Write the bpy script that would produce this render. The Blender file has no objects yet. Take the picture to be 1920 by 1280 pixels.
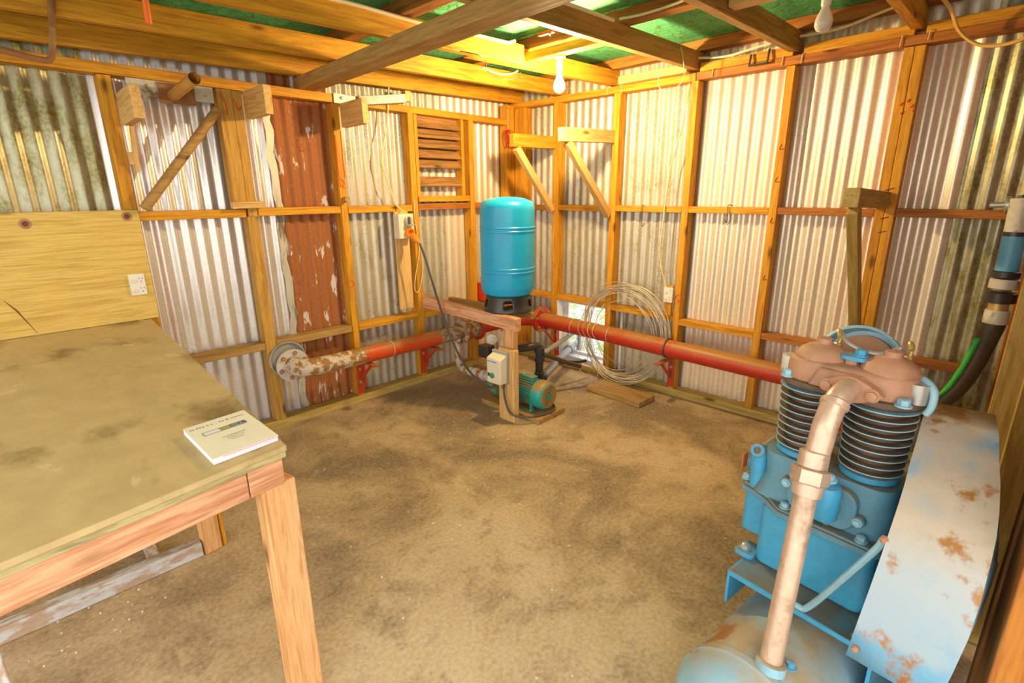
import bpy, bmesh, math, random
from mathutils import Vector, Matrix, noise
random.seed(7)
D = bpy.data
sc = bpy.context.scene
COL = sc.collection
PI = math.pi
V = Vector

# ------------------------------------------------------------------ materials
def new_mat(name):
    m = D.materials.new(name); m.use_nodes = True
    nt = m.node_tree; nt.nodes.clear()
    out = nt.nodes.new('ShaderNodeOutputMaterial'); b = nt.nodes.new('ShaderNodeBsdfPrincipled')
    nt.links.new(b.outputs[0], out.inputs[0])
    return m, nt, b

def nd(nt, t, **k):
    n = nt.nodes.new(t)
    for a, v in k.items(): setattr(n, a, v)
    return n

def coords(nt, scale=(1, 1, 1), world=False, rnd=True):
    tc = nd(nt, 'ShaderNodeTexCoord')
    if world:
        g = nd(nt, 'ShaderNodeNewGeometry'); src = g.outputs['Position']
    else:
        src = tc.outputs['Object']
    if rnd:
        oi = nd(nt, 'ShaderNodeObjectInfo'); mu = nd(nt, 'ShaderNodeMath', operation='MULTIPLY'); mu.inputs[1].default_value = 37.0
        nt.links.new(oi.outputs['Random'], mu.inputs[0])
        add = nd(nt, 'ShaderNodeVectorMath', operation='ADD')
        nt.links.new(src, add.inputs[0]); nt.links.new(mu.outputs[0], add.inputs[1]); src = add.outputs[0]
    mp = nd(nt, 'ShaderNodeMapping'); mp.inputs['Scale'].default_value = scale
    nt.links.new(src, mp.inputs[0])
    return mp.outputs[0]

def noise_n(nt, vec, scale, detail=4, rough=.55, dist=0):
    n = nd(nt, 'ShaderNodeTexNoise'); n.inputs['Scale'].default_value = scale; n.inputs['Detail'].default_value = detail
    n.inputs['Roughness'].default_value = rough; n.inputs['Distortion'].default_value = dist
    nt.links.new(vec, n.inputs['Vector']); return n.outputs['Fac']

def ramp(nt, fac, stops):
    r = nd(nt, 'ShaderNodeValToRGB'); cr = r.color_ramp
    while len(cr.elements) < len(stops): cr.elements.new(.5)
    for e, (p, c) in zip(cr.elements, stops):
        e.position = p; e.color = (*c, 1) if len(c) == 3 else c
    nt.links.new(fac, r.inputs[0]); return r.outputs[0]

def mixc(nt, fac, a, b, mode='MIX'):
    m = nd(nt, 'ShaderNodeMix', data_type='RGBA', blend_type=mode)
    for s, i in ((fac, 0), (a, 6), (b, 7)):
        if isinstance(s, (int, float)): m.inputs[i].default_value = s
        elif isinstance(s, tuple): m.inputs[i].default_value = (*s, 1)
        else: nt.links.new(s, m.inputs[i])
    return m.outputs[2]

def bump(nt, b, fac, strength=.3, dist=.01):
    n = nd(nt, 'ShaderNodeBump'); n.inputs['Strength'].default_value = strength; n.inputs['Distance'].default_value = dist
    nt.links.new(fac, n.inputs['Height']); nt.links.new(n.outputs[0], b.inputs['Normal'])

def plain(name, c, rough=.5, metal=0., var=.12, scale=12):
    m, nt, b = new_mat(name)
    v = coords(nt); f = noise_n(nt, v, scale)
    lo = tuple(x*(1-var) for x in c); hi = tuple(min(1, x*(1+var)) for x in c)
    nt.links.new(ramp(nt, f, [(.3, lo), (.7, hi)]), b.inputs['Base Color'])
    b.inputs['Roughness'].default_value = rough; b.inputs['Metallic'].default_value = metal
    return m

def wood(name, cA, cB, cS, rough=.62, stain=.55):
    """grain runs along the piece's own local X"""
    m, nt, b = new_mat(name)
    v = coords(nt, (1, 14, 14)); g = noise_n(nt, v, 2.6, 6, .6, .9)
    v1 = coords(nt, (2.5, 40, 40)); fine = noise_n(nt, v1, 3, 3)
    v2 = coords(nt, (1, 3, 3)); s = noise_n(nt, v2, 2.2, 5, .65)
    c = ramp(nt, g, [(.26, tuple(x*.82 for x in cA)), (.42, cA), (.56, cB), (.75, tuple(x*.84 for x in cB))])
    c = mixc(nt, .25, c, ramp(nt, fine, [(.35, tuple(x*.6 for x in cA)), (.6, cB)]))
    st = ramp(nt, s, [(stain, (0, 0, 0)), (min(1, stain+.2), (.75, .75, .75))])
    c = mixc(nt, st, c, cS)
    vo = nd(nt, 'ShaderNodeTexVoronoi'); vo.inputs['Scale'].default_value = 1.0
    nt.links.new(coords(nt, (2.2, 7, 7)), vo.inputs['Vector'])
    kn = ramp(nt, vo.outputs['Distance'], [(.05, (1, 1, 1)), (.13, (0, 0, 0))])
    c = mixc(nt, kn, c, tuple(x*.35 for x in cA))
    nt.links.new(c, b.inputs['Base Color']); b.inputs['Roughness'].default_value = rough
    b.inputs['Specular IOR Level'].default_value = .3
    bump(nt, b, g, .15, .004)
    return m

def blotch(name, base, spots, thr=.55, scale=6, rough=.5, metal=0., soft=.08, stretch=(1, 1, 1), third=None, thr3=.66, detail=6):
    """base paint with patches of rust, flakes, dirt"""
    m, nt, b = new_mat(name)
    v = coords(nt, stretch); f = noise_n(nt, v, scale, detail, .62)
    f2 = noise_n(nt, coords(nt, stretch), scale*3.1, 5, .6)
    lo = tuple(x*.82 for x in base)
    c = ramp(nt, f2, [(.3, lo), (.65, base)])
    k = ramp(nt, f, [(thr, (0, 0, 0)), (thr+soft, (1, 1, 1))])
    c = mixc(nt, k, c, mixc(nt, f2, spots, tuple(x*.45 for x in spots)))
    if third:
        f3 = noise_n(nt, coords(nt, tuple(s*1.3 for s in stretch)), scale*1.9, detail, .65)
        c = mixc(nt, ramp(nt, f3, [(thr3, (0, 0, 0)), (thr3+.04, (1, 1, 1))]), c, third)
    nt.links.new(c, b.inputs['Base Color']); b.inputs['Roughness'].default_value = rough; b.inputs['Metallic'].default_value = metal
    bump(nt, b, f2, .12, .004)
    return m

def topdust(name, base, dust, rust, thr=.5, scale=7, rough=.45, metal=0., dlo=.2, dhi=.8, side=(0, 0, 1), rt=.64):
    """painted metal with dust and rust settled on upward faces"""
    m, nt, b = new_mat(name)
    g = nd(nt, 'ShaderNodeNewGeometry'); dp = nd(nt, 'ShaderNodeVectorMath', operation='DOT_PRODUCT'); dp.inputs[1].default_value = side
    nt.links.new(g.outputs['Normal'], dp.inputs[0])
    f = noise_n(nt, coords(nt), scale, 6, .62); f2 = noise_n(nt, coords(nt), scale*4, 4)
    up = ramp(nt, dp.outputs['Value'], [(max(0, dlo), (0, 0, 0)), (dhi, (1, 1, 1))])
    c = ramp(nt, f2, [(.3, tuple(x*.85 for x in base)), (.7, base)])
    a = nd(nt, 'ShaderNodeMath', operation='MULTIPLY'); nt.links.new(up, a.inputs[0])
    nt.links.new(ramp(nt, f, [(thr-.12, (0, 0, 0)), (thr+.1, (1, 1, 1))]), a.inputs[1])
    c = mixc(nt, a.outputs[0], c, mixc(nt, f2, dust, tuple(x*.7 for x in dust)))
    r = ramp(nt, f, [(rt, (0, 0, 0)), (rt+.06, (1, 1, 1))])
    c = mixc(nt, r, c, rust)
    nt.links.new(c, b.inputs['Base Color']); b.inputs['Roughness'].default_value = rough; b.inputs['Metallic'].default_value = metal
    bump(nt, b, f2, .1, .003)
    return m

def emit(name, c, s):
    m, nt, b = new_mat(name); b.inputs['Base Color'].default_value = (*c, 1)
    b.inputs['Emission Color'].default_value = (*c, 1); b.inputs['Emission Strength'].default_value = s
    return m

ORA, ORB, ORS = (.52, .215, .014), (.74, .36, .026), (.40, .165, .012)
M = {}
M['timber'] = wood('orange_pine', ORA, ORB, ORS)
M['timber_red'] = wood('reddish_timber', (.33, .10, .018), (.50, .19, .03), (.25, .085, .02))
M['timber_pale'] = wood('pale_pine', (.62, .36, .12), (.80, .52, .20), (.5, .28, .09), stain=.66)
M['timber_green'] = wood('treated_pine', (.42, .28, .06), (.58, .42, .13), (.34, .24, .06))
M['timber_old'] = wood('weathered_beam', (.33, .185, .06), (.50, .30, .095), (.24, .13, .045))
M['timber_old2'] = wood('dull_ochre_pine', (.44, .22, .04), (.62, .36, .07), (.36, .19, .035))
M['timber_brown'] = wood('brown_boards', (.22, .085, .02), (.40, .16, .03), (.16, .06, .02))
M['bench_frame'] = wood('bench_fir', (.60, .27, .09), (.80, .46, .20), (.52, .20, .07), stain=.64)
M['apron'] = wood('pink_fir', (.56, .23, .10), (.78, .45, .25), (.46, .16, .07), stain=.6)
M['paint_worn'] = blotch('worn_white_paint', (.50, .36, .25), (.80, .80, .80), .45, 9, .7, stretch=(1, 3, 3))
M['ply'] = wood('plywood_panel', (.60, .40, .085), (.76, .54, .15), (.52, .33, .07), stain=.62)
M['benchtop'] = blotch('stained_plywood_top', (.60, .44, .20), (.34, .22, .075), .52, 2.2, .55, stretch=(1.6, 1, 1), soft=.16, third=(.66, .50, .27), thr3=.64)
M['benchedge'] = wood('ply_edge', (.34, .28, .12), (.55, .46, .22), (.25, .2, .1))
M['slat'] = wood('louvre_slats', (.27, .125, .04), (.47, .25, .09), (.22, .10, .03))

def iron(name, base, dirt, thr, soft, metal, rough, extra=None, scale=5):
    m, nt, b = new_mat(name)
    v = coords(nt, (1, 1, .35), world=True, rnd=False); f = noise_n(nt, v, scale, 7, .68)
    sp = noise_n(nt, coords(nt, (1, 1, 1), True, False), 60, 3, .6)
    c = ramp(nt, sp, [(.35, tuple(x*.9 for x in base)), (.6, base)])
    k = ramp(nt, f, [(thr, (0, 0, 0)), (thr+soft, (1, 1, 1))])
    dk = mixc(nt, ramp(nt, sp, [(.4, (0, 0, 0)), (.62, (1, 1, 1))]), dirt, tuple(min(1, x*1.9) for x in dirt))
    c = mixc(nt, k, c, dk)
    if extra:
        f3 = noise_n(nt, coords(nt, (1, 1, .28), True, False), 17, 6, .62)
        c = mixc(nt, ramp(nt, f3, [(.605, (0, 0, 0)), (.63, (1, 1, 1))]), c, extra)
    nt.links.new(c, b.inputs['Base Color']); b.inputs['Metallic'].default_value = metal; b.inputs['Roughness'].default_value = rough
    return m
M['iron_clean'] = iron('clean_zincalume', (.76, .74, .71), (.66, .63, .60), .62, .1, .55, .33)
M['iron_lamp_tint'] = iron('lamp_tinted_zincalume', (.88, .79, .62), (.70, .60, .45), .62, .1, .45, .34)  # cream base colour stands in for the bulb's warm light on plain zinc
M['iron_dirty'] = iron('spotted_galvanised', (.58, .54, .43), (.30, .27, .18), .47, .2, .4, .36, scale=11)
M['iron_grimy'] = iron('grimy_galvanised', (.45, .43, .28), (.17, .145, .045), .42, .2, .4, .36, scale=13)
M['iron_rust'] = iron('rusted_sheet', (.36, .125, .03), (.24, .075, .02), .55, .12, .0, .7, extra=(.66, .58, .53))
M['iron_edge'] = blotch('torn_zinc_edge', (.64, .62, .54), (.30, .26, .18), .53, 14, .5, .3, stretch=(1, 1, .2))

def floor_mat():
    m, nt, b = new_mat('stained_concrete')
    v = coords(nt, (1, 1, 1), True, False)
    big = noise_n(nt, v, 1.15, 6, .6, .5); mid = noise_n(nt, v, 4.2, 7, .66, .3); fine = noise_n(nt, v, 55, 4, .6)
    c = ramp(nt, big, [(.40, (.16, .10, .05)), (.47, (.37, .255, .13)), (.54, (.51, .37, .20)), (.66, (.64, .50, .31))])
    c = mixc(nt, ramp(nt, mid, [(.5, (0, 0, 0)), (.68, (.85, .85, .85))]), c, (.20, .125, .055))
    c = mixc(nt, ramp(nt, mid, [(.26, (.7, .7, .7)), (.4, (0, 0, 0))]), c, (.66, .56, .40))
    c = mixc(nt, .35, c, ramp(nt, fine, [(.3, (.2, .15, .09)), (.62, (.62, .52, .38))]))
    vo = nd(nt, 'ShaderNodeTexVoronoi'); vo.inputs['Scale'].default_value = 9; nt.links.new(v, vo.inputs['Vector'])
    c = mixc(nt, ramp(nt, vo.outputs['Distance'], [(.035, (.8, .8, .8)), (.07, (0, 0, 0))]), c, (.80, .72, .58))
    nt.links.new(c, b.inputs['Base Color']); b.inputs['Roughness'].default_value = .75; b.inputs['Specular IOR Level'].default_value = .25
    bump(nt, b, mid, .15, .01)
    return m
M['floor'] = floor_mat()

def lining_mat():
    m, nt, b = new_mat('green_building_paper')
    v = coords(nt, (1, 1, 1), True, False)
    n1 = noise_n(nt, v, 9, 6, .6)
    c = ramp(nt, n1, [(.3, (.045, .34, .13)), (.7, (.09, .52, .21))])
    vo = nd(nt, 'ShaderNodeTexVoronoi', feature='DISTANCE_TO_EDGE'); vo.inputs['Scale'].default_value = 17
    nt.links.new(coords(nt, (1, .75, 0), True, False), vo.inputs['Vector'])
    c = mixc(nt, ramp(nt, vo.outputs['Distance'], [(.02, (.8, .8, .8)), (.05, (0, 0, 0))]), c, (.10, .11, .05))
    nt.links.new(c, b.inputs['Base Color']); b.inputs['Roughness'].default_value = .75
    bump(nt, b, n1, .5, .03)
    return m
M['lining'] = lining_mat()

BLUE = (.045, .34, .58)
M['blue'] = topdust('blue_machine_paint', (.06, .36, .60), (.30, .27, .20), (.16, .085, .04), .5, 9, .38)
M['blue_grime'] = topdust('grimy_blue_paint', (.12, .30, .40), (.22, .19, .13), (.13, .08, .045), .42, 8, .5, dlo=.1, dhi=.6)
M['tank_paint'] = topdust('receiver_paint', (.24, .46, .58), (.42, .33, .20), (.30, .13, .04), .47, 5, .42, dlo=.25, dhi=.85)
M['guard'] = topdust('guard_paint', (.17, .40, .58), (.60, .50, .38), (.36, .16, .04), .36, 8, .33, dlo=.12, dhi=.62, rt=.585)
M['fin'] = plain('fin_edge_blue', (.30, .52, .62), .45)
M['barrel'] = plain('greasy_barrel', (.14, .085, .05), .6, .2, .4)
M['cast'] = blotch('brown_cast_iron', (.50, .255, .145), (.33, .17, .105), .55, 6, .6, soft=.2)
M['bronze'] = blotch('pinkish_pipe', (.66, .46, .33), (.40, .25, .15), .55, 13, .33, .35, soft=.18)
M['steel'] = plain('bare_steel', (.52, .52, .48), .38, .6)
M['dark_steel'] = plain('dark_steel', (.10, .09, .08), .5, .4)
M['galv'] = blotch('galvanised_bracket', (.30, .31, .29), (.20, .20, .18), .55, 9, .45, .4)
M['rustbolt'] = plain('rusty_bolt', (.42, .20, .11), .7)
M['red'] = blotch('red_pipe_paint', (.60, .055, .012), (.50, .16, .035), .5, 5, .42, soft=.2)
M['red_dusty'] = topdust('dusty_red_pipe', (.56, .04, .015), (.50, .21, .05), (.40, .15, .04), .38, 9, .45, dlo=.15, dhi=.6)
M['red_rusty'] = topdust('rusty_red_pipe', (.72, .085, .015), (.42, .22, .07), (.18, .09, .04), .46, 11, .42, dlo=.2, dhi=.65)
M['rustwhite'] = blotch('rusted_white_pipe', (.68, .57, .45), (.46, .22, .05), .49, 16, .6, soft=.06)
M['rustscale'] = blotch('scaly_rust', (.50, .36, .20), (.30, .18, .09), .48, 22, .8)
M['flange_w'] = blotch('flange_zinc', (.66, .62, .56), (.50, .26, .10), .58, 10, .5)
M['tankblue'] = plain('pressure_tank_blue', (.012, .39, .70), .32, 0, .04)
M['black'] = plain('black_plastic', (.04, .038, .036), .32)
M['grey_pvc'] = plain('grey_pvc', (.34, .36, .38), .4)
M['white_pvc'] = blotch('dirty_white_pvc', (.66, .62, .52), (.45, .38, .26), .56, 14, .45)
M['white'] = plain('white_plastic', (.80, .78, .70), .35, 0, .03)
M['cream'] = plain('cream_plastic', (.76, .68, .50), .35, 0, .04)
M['cream_cable'] = plain('cream_cable', (.78, .62, .36), .5)
M['yellow_cable'] = plain('yellow_cable', (.78, .47, .12), .5)
M['orange'] = plain('orange_plug', (.85, .27, .02), .4)
M['orange_red'] = plain('orange_plastic', (.85, .16, .02), .4)
M['teal'] = topdust('teal_motor_paint', (.012, .36, .33), (.46, .24, .06), (.40, .20, .05), .45, 9, .4, dlo=.35, dhi=.75)
M['green_pump'] = blotch('green_pump_paint', (.05, .36, .24), (.34, .33, .12), .5, 10, .5)
M['wire'] = plain('fence_wire', (.62, .56, .44), .4, .3)
M['cable_dark'] = plain('grey_cable', (.10, .085, .07), .5)
M['brass'] = plain('brass', (.58, .42, .15), .35, .5)
M['copper'] = plain('copper_bush', (.50, .22, .10), .4, .3)
M['hose'] = plain('black_hose', (.075, .05, .022), .55)
M['greentape'] = plain('green_tape', (.05, .46, .06), .5)
M['bluepipe'] = plain('blue_hose_sleeve', (.12, .40, .62), .4)
M['redwire'] = plain('red_wire', (.50, .035, .015), .45)
M['paint_red'] = plain('red_crayon', (.72, .06, .012), .8)
M['paper'] = plain('book_paper', (.84, .78, .60), .7, 0, .03)
M['pages'] = plain('book_pages', (.84, .78, .82), .7, 0, .05)
M['pink'] = plain('pink_sheet', (.80, .42, .66), .7)
M['ink'] = plain('ink', (.06, .055, .05), .7)
M['olive'] = plain('olive_ink', (.42, .36, .05), .7)
M['band'] = plain('grey_band_ink', (.30, .31, .30), .7)
M['knob'] = plain('grey_knob', (.34, .34, .31), .4)
M['green_btn'] = plain('green_button', (.03, .32, .14), .4)
M['leaf'] = plain('yellow_leaf', (.70, .55, .05), .7)
M['leaf_brown'] = plain('dry_leaf', (.30, .26, .10), .8)
M['pebble'] = plain('pale_stone_chip', (.72, .66, .58), .8)
M['lamp_white'] = plain('lampholder_white', (.80, .76, .68), .4)
M['jerry'] = plain('red_can', (.70, .05, .015), .4)
M['yellow_cap'] = plain('yellow_cap', (.72, .52, .05), .4)
M['window_paint'] = plain('white_reveal', (.74, .76, .76), .5)
M['rope'] = plain('pale_twine', (.72, .58, .32), .7)
M['plate_w'] = blotch('flaking_white_plate', (.62, .58, .48), (.36, .24, .10), .55, 12, .6)
M['rust'] = blotch('rust_brown', (.30, .125, .045), (.44, .22, .08), .5, 15, .8)
M['mark_dark'] = plain('pencil_mark', (.16, .06, .015), .8)
def ground_mat():
    m, nt, b = new_mat('stony_grass')
    v = coords(nt, (1, 1, 1), True, False); n1 = noise_n(nt, v, 7, 6, .65); n2 = noise_n(nt, v, 30, 5, .7)
    c = ramp(nt, n2, [(.35, (.22, .22, .21)), (.6, (.62, .62, .60))])
    c = mixc(nt, ramp(nt, n1, [(.5, (0, 0, 0)), (.58, (1, 1, 1))]), c, mixc(nt, n2, (.10, .22, .04), (.42, .50, .22)))
    nt.links.new(c, b.inputs['Base Color']); b.inputs['Roughness'].default_value = .9; bump(nt, b, n2, .6, .05)
    return m
M['ground'] = ground_mat()
def glass_off():
    m, nt, b = new_mat('pearl_glass'); b.inputs['Base Color'].default_value = (.80, .74, .66, 1)
    b.inputs['Roughness'].default_value = .12; b.inputs['Transmission Weight'].default_value = .25
    return m
M['pearl'] = glass_off()
BULB_C = (1.0, .70, .34)
M['bulb_lit'] = emit('lit_bulb_glass', BULB_C, 1300.0)

# ------------------------------------------------------------------ mesh builder
class MB:
    def __init__(s): s.v = []; s.f = []; s.mi = []; s.cur = 0
    def add(s, vs, fs):
        o = len(s.v); s.v += [V(p) for p in vs]
        for f in fs: s.f.append([o+i for i in f]); s.mi.append(s.cur)
        return s
    def box(s, lo, hi):
        x0, y0, z0 = lo; x1, y1, z1 = hi
        return s.add([(x0,y0,z0),(x1,y0,z0),(x1,y1,z0),(x0,y1,z0),(x0,y0,z1),(x1,y0,z1),(x1,y1,z1),(x0,y1,z1)],
                     [(0,3,2,1),(4,5,6,7),(0,1,5,4),(1,2,6,5),(2,3,7,6),(3,0,4,7)])
    def hexa(s, bot, top):
        n = len(bot)
        return s.add(list(bot)+list(top), [tuple(range(n))[::-1], tuple(range(n, 2*n))]+[(i, (i+1) % n, n+(i+1) % n, n+i) for i in range(n)])
    def tube(s, pts, r, n=10, cap=True, closed=False):
        pts = [V(p) for p in pts]; m = len(pts); rs = r if isinstance(r, (list, tuple)) else [r]*m
        tang = []
        for i in range(m):
            a = pts[(i-1) % m] if (closed or i > 0) else pts[i]; b = pts[(i+1) % m] if (closed or i < m-1) else pts[i]
            t = (b-a); tang.append(t.normalized() if t.length > 1e-9 else V((0, 0, 1)))
        u = tang[0].orthogonal().normalized(); o = len(s.v)
        for i in range(m):
            t = tang[i]; u = (u-t*u.dot(t)); u = u.normalized() if u.length > 1e-6 else t.orthogonal().normalized()
            w = t.cross(u)
            for k in range(n):
                a = 2*PI*k/n; s.v.append(pts[i]+(u*math.cos(a)+w*math.sin(a))*rs[i])
        for i in range(m if closed else m-1):
            j = (i+1) % m
            for k in range(n):
                s.f.append([o+i*n+k, o+i*n+(k+1) % n, o+j*n+(k+1) % n, o+j*n+k]); s.mi.append(s.cur)
        if cap and not closed:
            s.f.append([o+k for k in range(n)][::-1]); s.f.append([o+(m-1)*n+k for k in range(n)]); s.mi += [s.cur]*2
        return s
    def lathe(s, prof, org=(0, 0, 0), axis=(0, 0, 1), n=28, cap=True):
        ax = V(axis).normalized(); u = ax.orthogonal().normalized(); w = ax.cross(u); org = V(org); o = len(s.v)
        for (r, h) in prof:
            for k in range(n):
                a = 2*PI*k/n; s.v.append(org+ax*h+(u*math.cos(a)+w*math.sin(a))*max(r, 1e-5))
        m = len(prof)
        for i in range(m-1):
            for k in range(n):
                s.f.append([o+i*n+k, o+i*n+(k+1) % n, o+(i+1)*n+(k+1) % n, o+(i+1)*n+k]); s.mi.append(s.cur)
        if cap:
            s.f.append([o+k for k in range(n)][::-1]); s.f.append([o+(m-1)*n+k for k in range(n)]); s.mi += [s.cur]*2
        return s
    def cyl(s, p0, p1, r, n=20, r2=None):
        p0 = V(p0); p1 = V(p1); d = p1-p0
        return s.lathe([(r, 0), (r if r2 is None else r2, d.length)], p0, d, n)
    def bolt(s, p, ax, r=.008, h=.007):
        p = V(p); ax = V(ax).normalized()
        s.lathe([(r*1.35, 0), (r*1.35, h*.25)], p, ax, 12); return s.lathe([(r, h*.2), (r, h), (r*.8, h*1.1)], p, ax, 6)
    def prism(s, poly, z0, z1, F=None):
        F = F or (lambda a, b, z: V((a, b, z)))
        return s.hexa([F(a, b, z0) for a, b in poly], [F(a, b, z1) for a, b in poly])
    def ball(s, c, r, n=12, sq=(1, 1, 1)):
        c = V(c); o = len(s.v); m = n//2
        for i in range(m+1):
            t = PI*i/m
            for k in range(n):
                a = 2*PI*k/n
                s.v.append(c+V((r*sq[0]*math.sin(t)*math.cos(a), r*sq[1]*math.sin(t)*math.sin(a), r*sq[2]*math.cos(t))))
        for i in range(m):
            for k in range(n):
                s.f.append([o+i*n+k, o+(i+1)*n+k, o+(i+1)*n+(k+1) % n, o+i*n+(k+1) % n]); s.mi.append(s.cur)
        return s

WORLD = {}
def link(o, parent=None, mw=Matrix.Identity(4)):
    COL.objects.link(o); o.matrix_basis = mw; WORLD[o.name] = mw.copy()
    if parent is not None:
        o.parent = parent; o.matrix_parent_inverse = WORLD[parent.name].inverted()
    return o

def obj(name, mb, mats, parent=None, bevel=0., smooth=40, frame=None):
    """links the collected shape as one mesh object whose origin is the middle of its foot"""
    if not isinstance(mats, (list, tuple)): mats = [mats]
    if frame is None:
        lo = [min(v[i] for v in mb.v) for i in range(3)]; hi = [max(v[i] for v in mb.v) for i in range(3)]
        frame = Matrix.Translation(((lo[0]+hi[0])/2, (lo[1]+hi[1])/2, lo[2]))
        inv = frame.inverted(); vs = [inv @ v for v in mb.v]
    else:
        vs = mb.v
    me = D.meshes.new(name); me.from_pydata([tuple(v) for v in vs], [], mb.f)
    for m in mats: me.materials.append(m)
    for p, i in zip(me.polygons, mb.mi): p.material_index = i
    bm = bmesh.new(); bm.from_mesh(me); bmesh.ops.recalc_face_normals(bm, faces=bm.faces); bm.to_mesh(me); bm.free()
    me.shade_smooth(); me.set_sharp_from_angle(angle=math.radians(smooth))
    o = link(D.objects.new(name, me), parent, frame)
    if bevel:
        b = o.modifiers.new('edge', 'BEVEL'); b.width = bevel; b.segments = 2; b.limit_method = 'ANGLE'; b.angle_limit = math.radians(50)
    return o

def tag(o, label, cat, group=None):
    o['label'] = label; o['category'] = cat
    if group: o['group'] = group
    return o

def thing(name, loc, label, cat, group=None):
    return tag(link(D.objects.new(name, None), None, Matrix.Translation(loc)), label, cat, group)

def structure(o): o['kind'] = 'structure'; return o

def timber(name, p0, p1, w, h, mat, parent=None, up=(0, 0, 1), bevel=.003, warp=0.):
    """a sawn piece from p0 to p1 (ends of its centre line); h measured along up, w across; grain along its length"""
    p0 = V(p0); p1 = V(p1); x = (p1-p0).normalized(); up = V(up); z = (up-x*up.dot(x)).normalized(); y = z.cross(x)
    L = (p1-p0).length; fr = Matrix((x, y, z)).transposed().to_4x4(); fr.translation = (p0+p1)/2
    mb = MB(); n = max(1, int(L/.35)) if warp else 1; o = 0; ph = random.random()*6
    vs = []
    for i in range(n+1):
        t = -L/2+L*i/n; d = warp*math.sin(ph+i*1.9); e = warp*math.cos(ph*2+i*1.3)
        vs += [(t, -w/2+d, -h/2+e), (t, w/2+d, -h/2+e), (t, w/2+d, h/2+e), (t, -w/2+d, h/2+e)]
    fs = [(0, 1, 2, 3)[::-1], tuple(4*n+k for k in range(4))]
    for i in range(n):
        for k in range(4): fs.append((4*i+k, 4*i+(k+1) % 4, 4*i+4+(k+1) % 4, 4*i+4+k))
    mb.add(vs, fs)
    return obj(name, mb, mat, parent, bevel, 30, fr)

def block(name, lo, hi, mat, parent=None, bevel=.003):
    lo = V(lo); hi = V(hi); d = hi-lo; c = (lo+hi)/2
    k = max(range(3), key=lambda i: d[i]); e = V((0, 0, 0)); e[k] = d[k]/2
    up = V((0, 0, 1)) if k != 2 else V((0, 1, 0)); y = up.cross(V([1 if i == k else 0 for i in range(3)]))
    w = sum(abs(y[i])*d[i] for i in range(3)); h = sum(abs(up[i])*d[i] for i in range(3))
    return timber(name, c-e, c+e, w, h, mat, parent, up, bevel)

def spline(pts, n=8):
    pts = [V(p) for p in pts]; out = []
    P = [pts[0]*2-pts[1]]+pts+[pts[-1]*2-pts[-2]]
    for i in range(1, len(P)-2):
        a, b, c, d = P[i-1:i+3]
        for k in range(n):
            t = k/n
            out.append(.5*((2*b)+(c-a)*t+(2*a-5*b+4*c-d)*t*t+(3*b-a-3*c+d)*t**3))
    return out+[pts[-1]]

def cable(name, pts, r, mat, parent=None, n=6, k=8):
    return obj(name, MB().tube(spline(pts, k), r, n), mat, parent)

# ------------------------------------------------------------------ the setting
mb = MB(); N = 24
mb.box((-5.2, -5.0, -.06), (.14, .14, 0))
floor = structure(obj('floor', mb, M['floor']))
g = MB(); g.box((-14, -14, -.32), (14, 14, -.09)); structure(obj('ground_outside', g, M['ground']))

PITCH, DEEP = .0762, .0085
def corr(name, axis, a0, a1, z0, z1, off, mat, parent, flat=False, z0b=None):
    """corrugated sheet between a0 and a1 along an axis, off = distance of its mean plane behind the framing"""
    mb = MB(); n = max(2, int(abs(a1-a0)/PITCH*10)); o = 0; vs = []; fs = []
    for j, z in enumerate((z0, z1)):
        for i in range(n+1):
            a = a0+(a1-a0)*i/n; q = off+DEEP*math.cos(2*PI*a/PITCH)
            vs.append((a, q, z) if axis == 0 else (q, a, z))
    for i in range(n): fs.append((i, i+1, n+1+i+1, n+1+i))
    mb.add(vs, fs)
    return obj(name, mb, mat, parent, 0, 80)

ZT = 2.60
wl = structure(link(D.objects.new('wall_left', None), None, Matrix.Translation((-2.3, .05, 0))))
wr = structure(link(D.objects.new('wall_right', None), None, Matrix.Translation((.05, -1.75, 0))))
OFF = .105
s = corr('corrugated_sheet', 0, -5.1, -3.13, .0, ZT, OFF, M['iron_grimy'], wl); s['label'] = 'grimy spotted galvanised sheet'
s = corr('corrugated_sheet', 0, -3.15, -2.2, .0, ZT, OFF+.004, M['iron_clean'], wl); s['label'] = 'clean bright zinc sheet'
s = corr('corrugated_sheet', 0, -2.22, -1.80, .0, ZT, OFF-.003, M['iron_rust'], wl); s['label'] = 'rusted brown sheet with pale flakes'
mbx = MB(); pts = []
for i in range(41):
    z = .02+i*(ZT-.04)/40; x = -2.215+.008*math.sin(i*1.7)+.006*math.sin(i*.6)
    pts.append((x, z))
vs = [(x-.035, OFF-.014, z) for x, z in pts]+[(x+.016+.006*math.sin(i*2.3), OFF-.013, z) for i, (x, z) in enumerate(pts)]
mbx.add(vs, [(i, i+1, 41+i+1, 41+i) for i in range(40)])
s = obj('sheet_edge_strip', mbx, M['iron_edge'], wl); s['label'] = 'torn unrusted edge of the rusted sheet'
s = corr('corrugated_sheet', 0, -1.82, -.78, .0, ZT, OFF, M['iron_dirty'], wl); s['label'] = 'spotted grey galvanised sheet'
s = corr('corrugated_sheet', 0, -.80, .13, .0, ZT, OFF+.003, M['iron_lamp_tint'], wl); s['label'] = 'clean sheet next to the corner, warm lamplight tinted into its colour'
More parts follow.
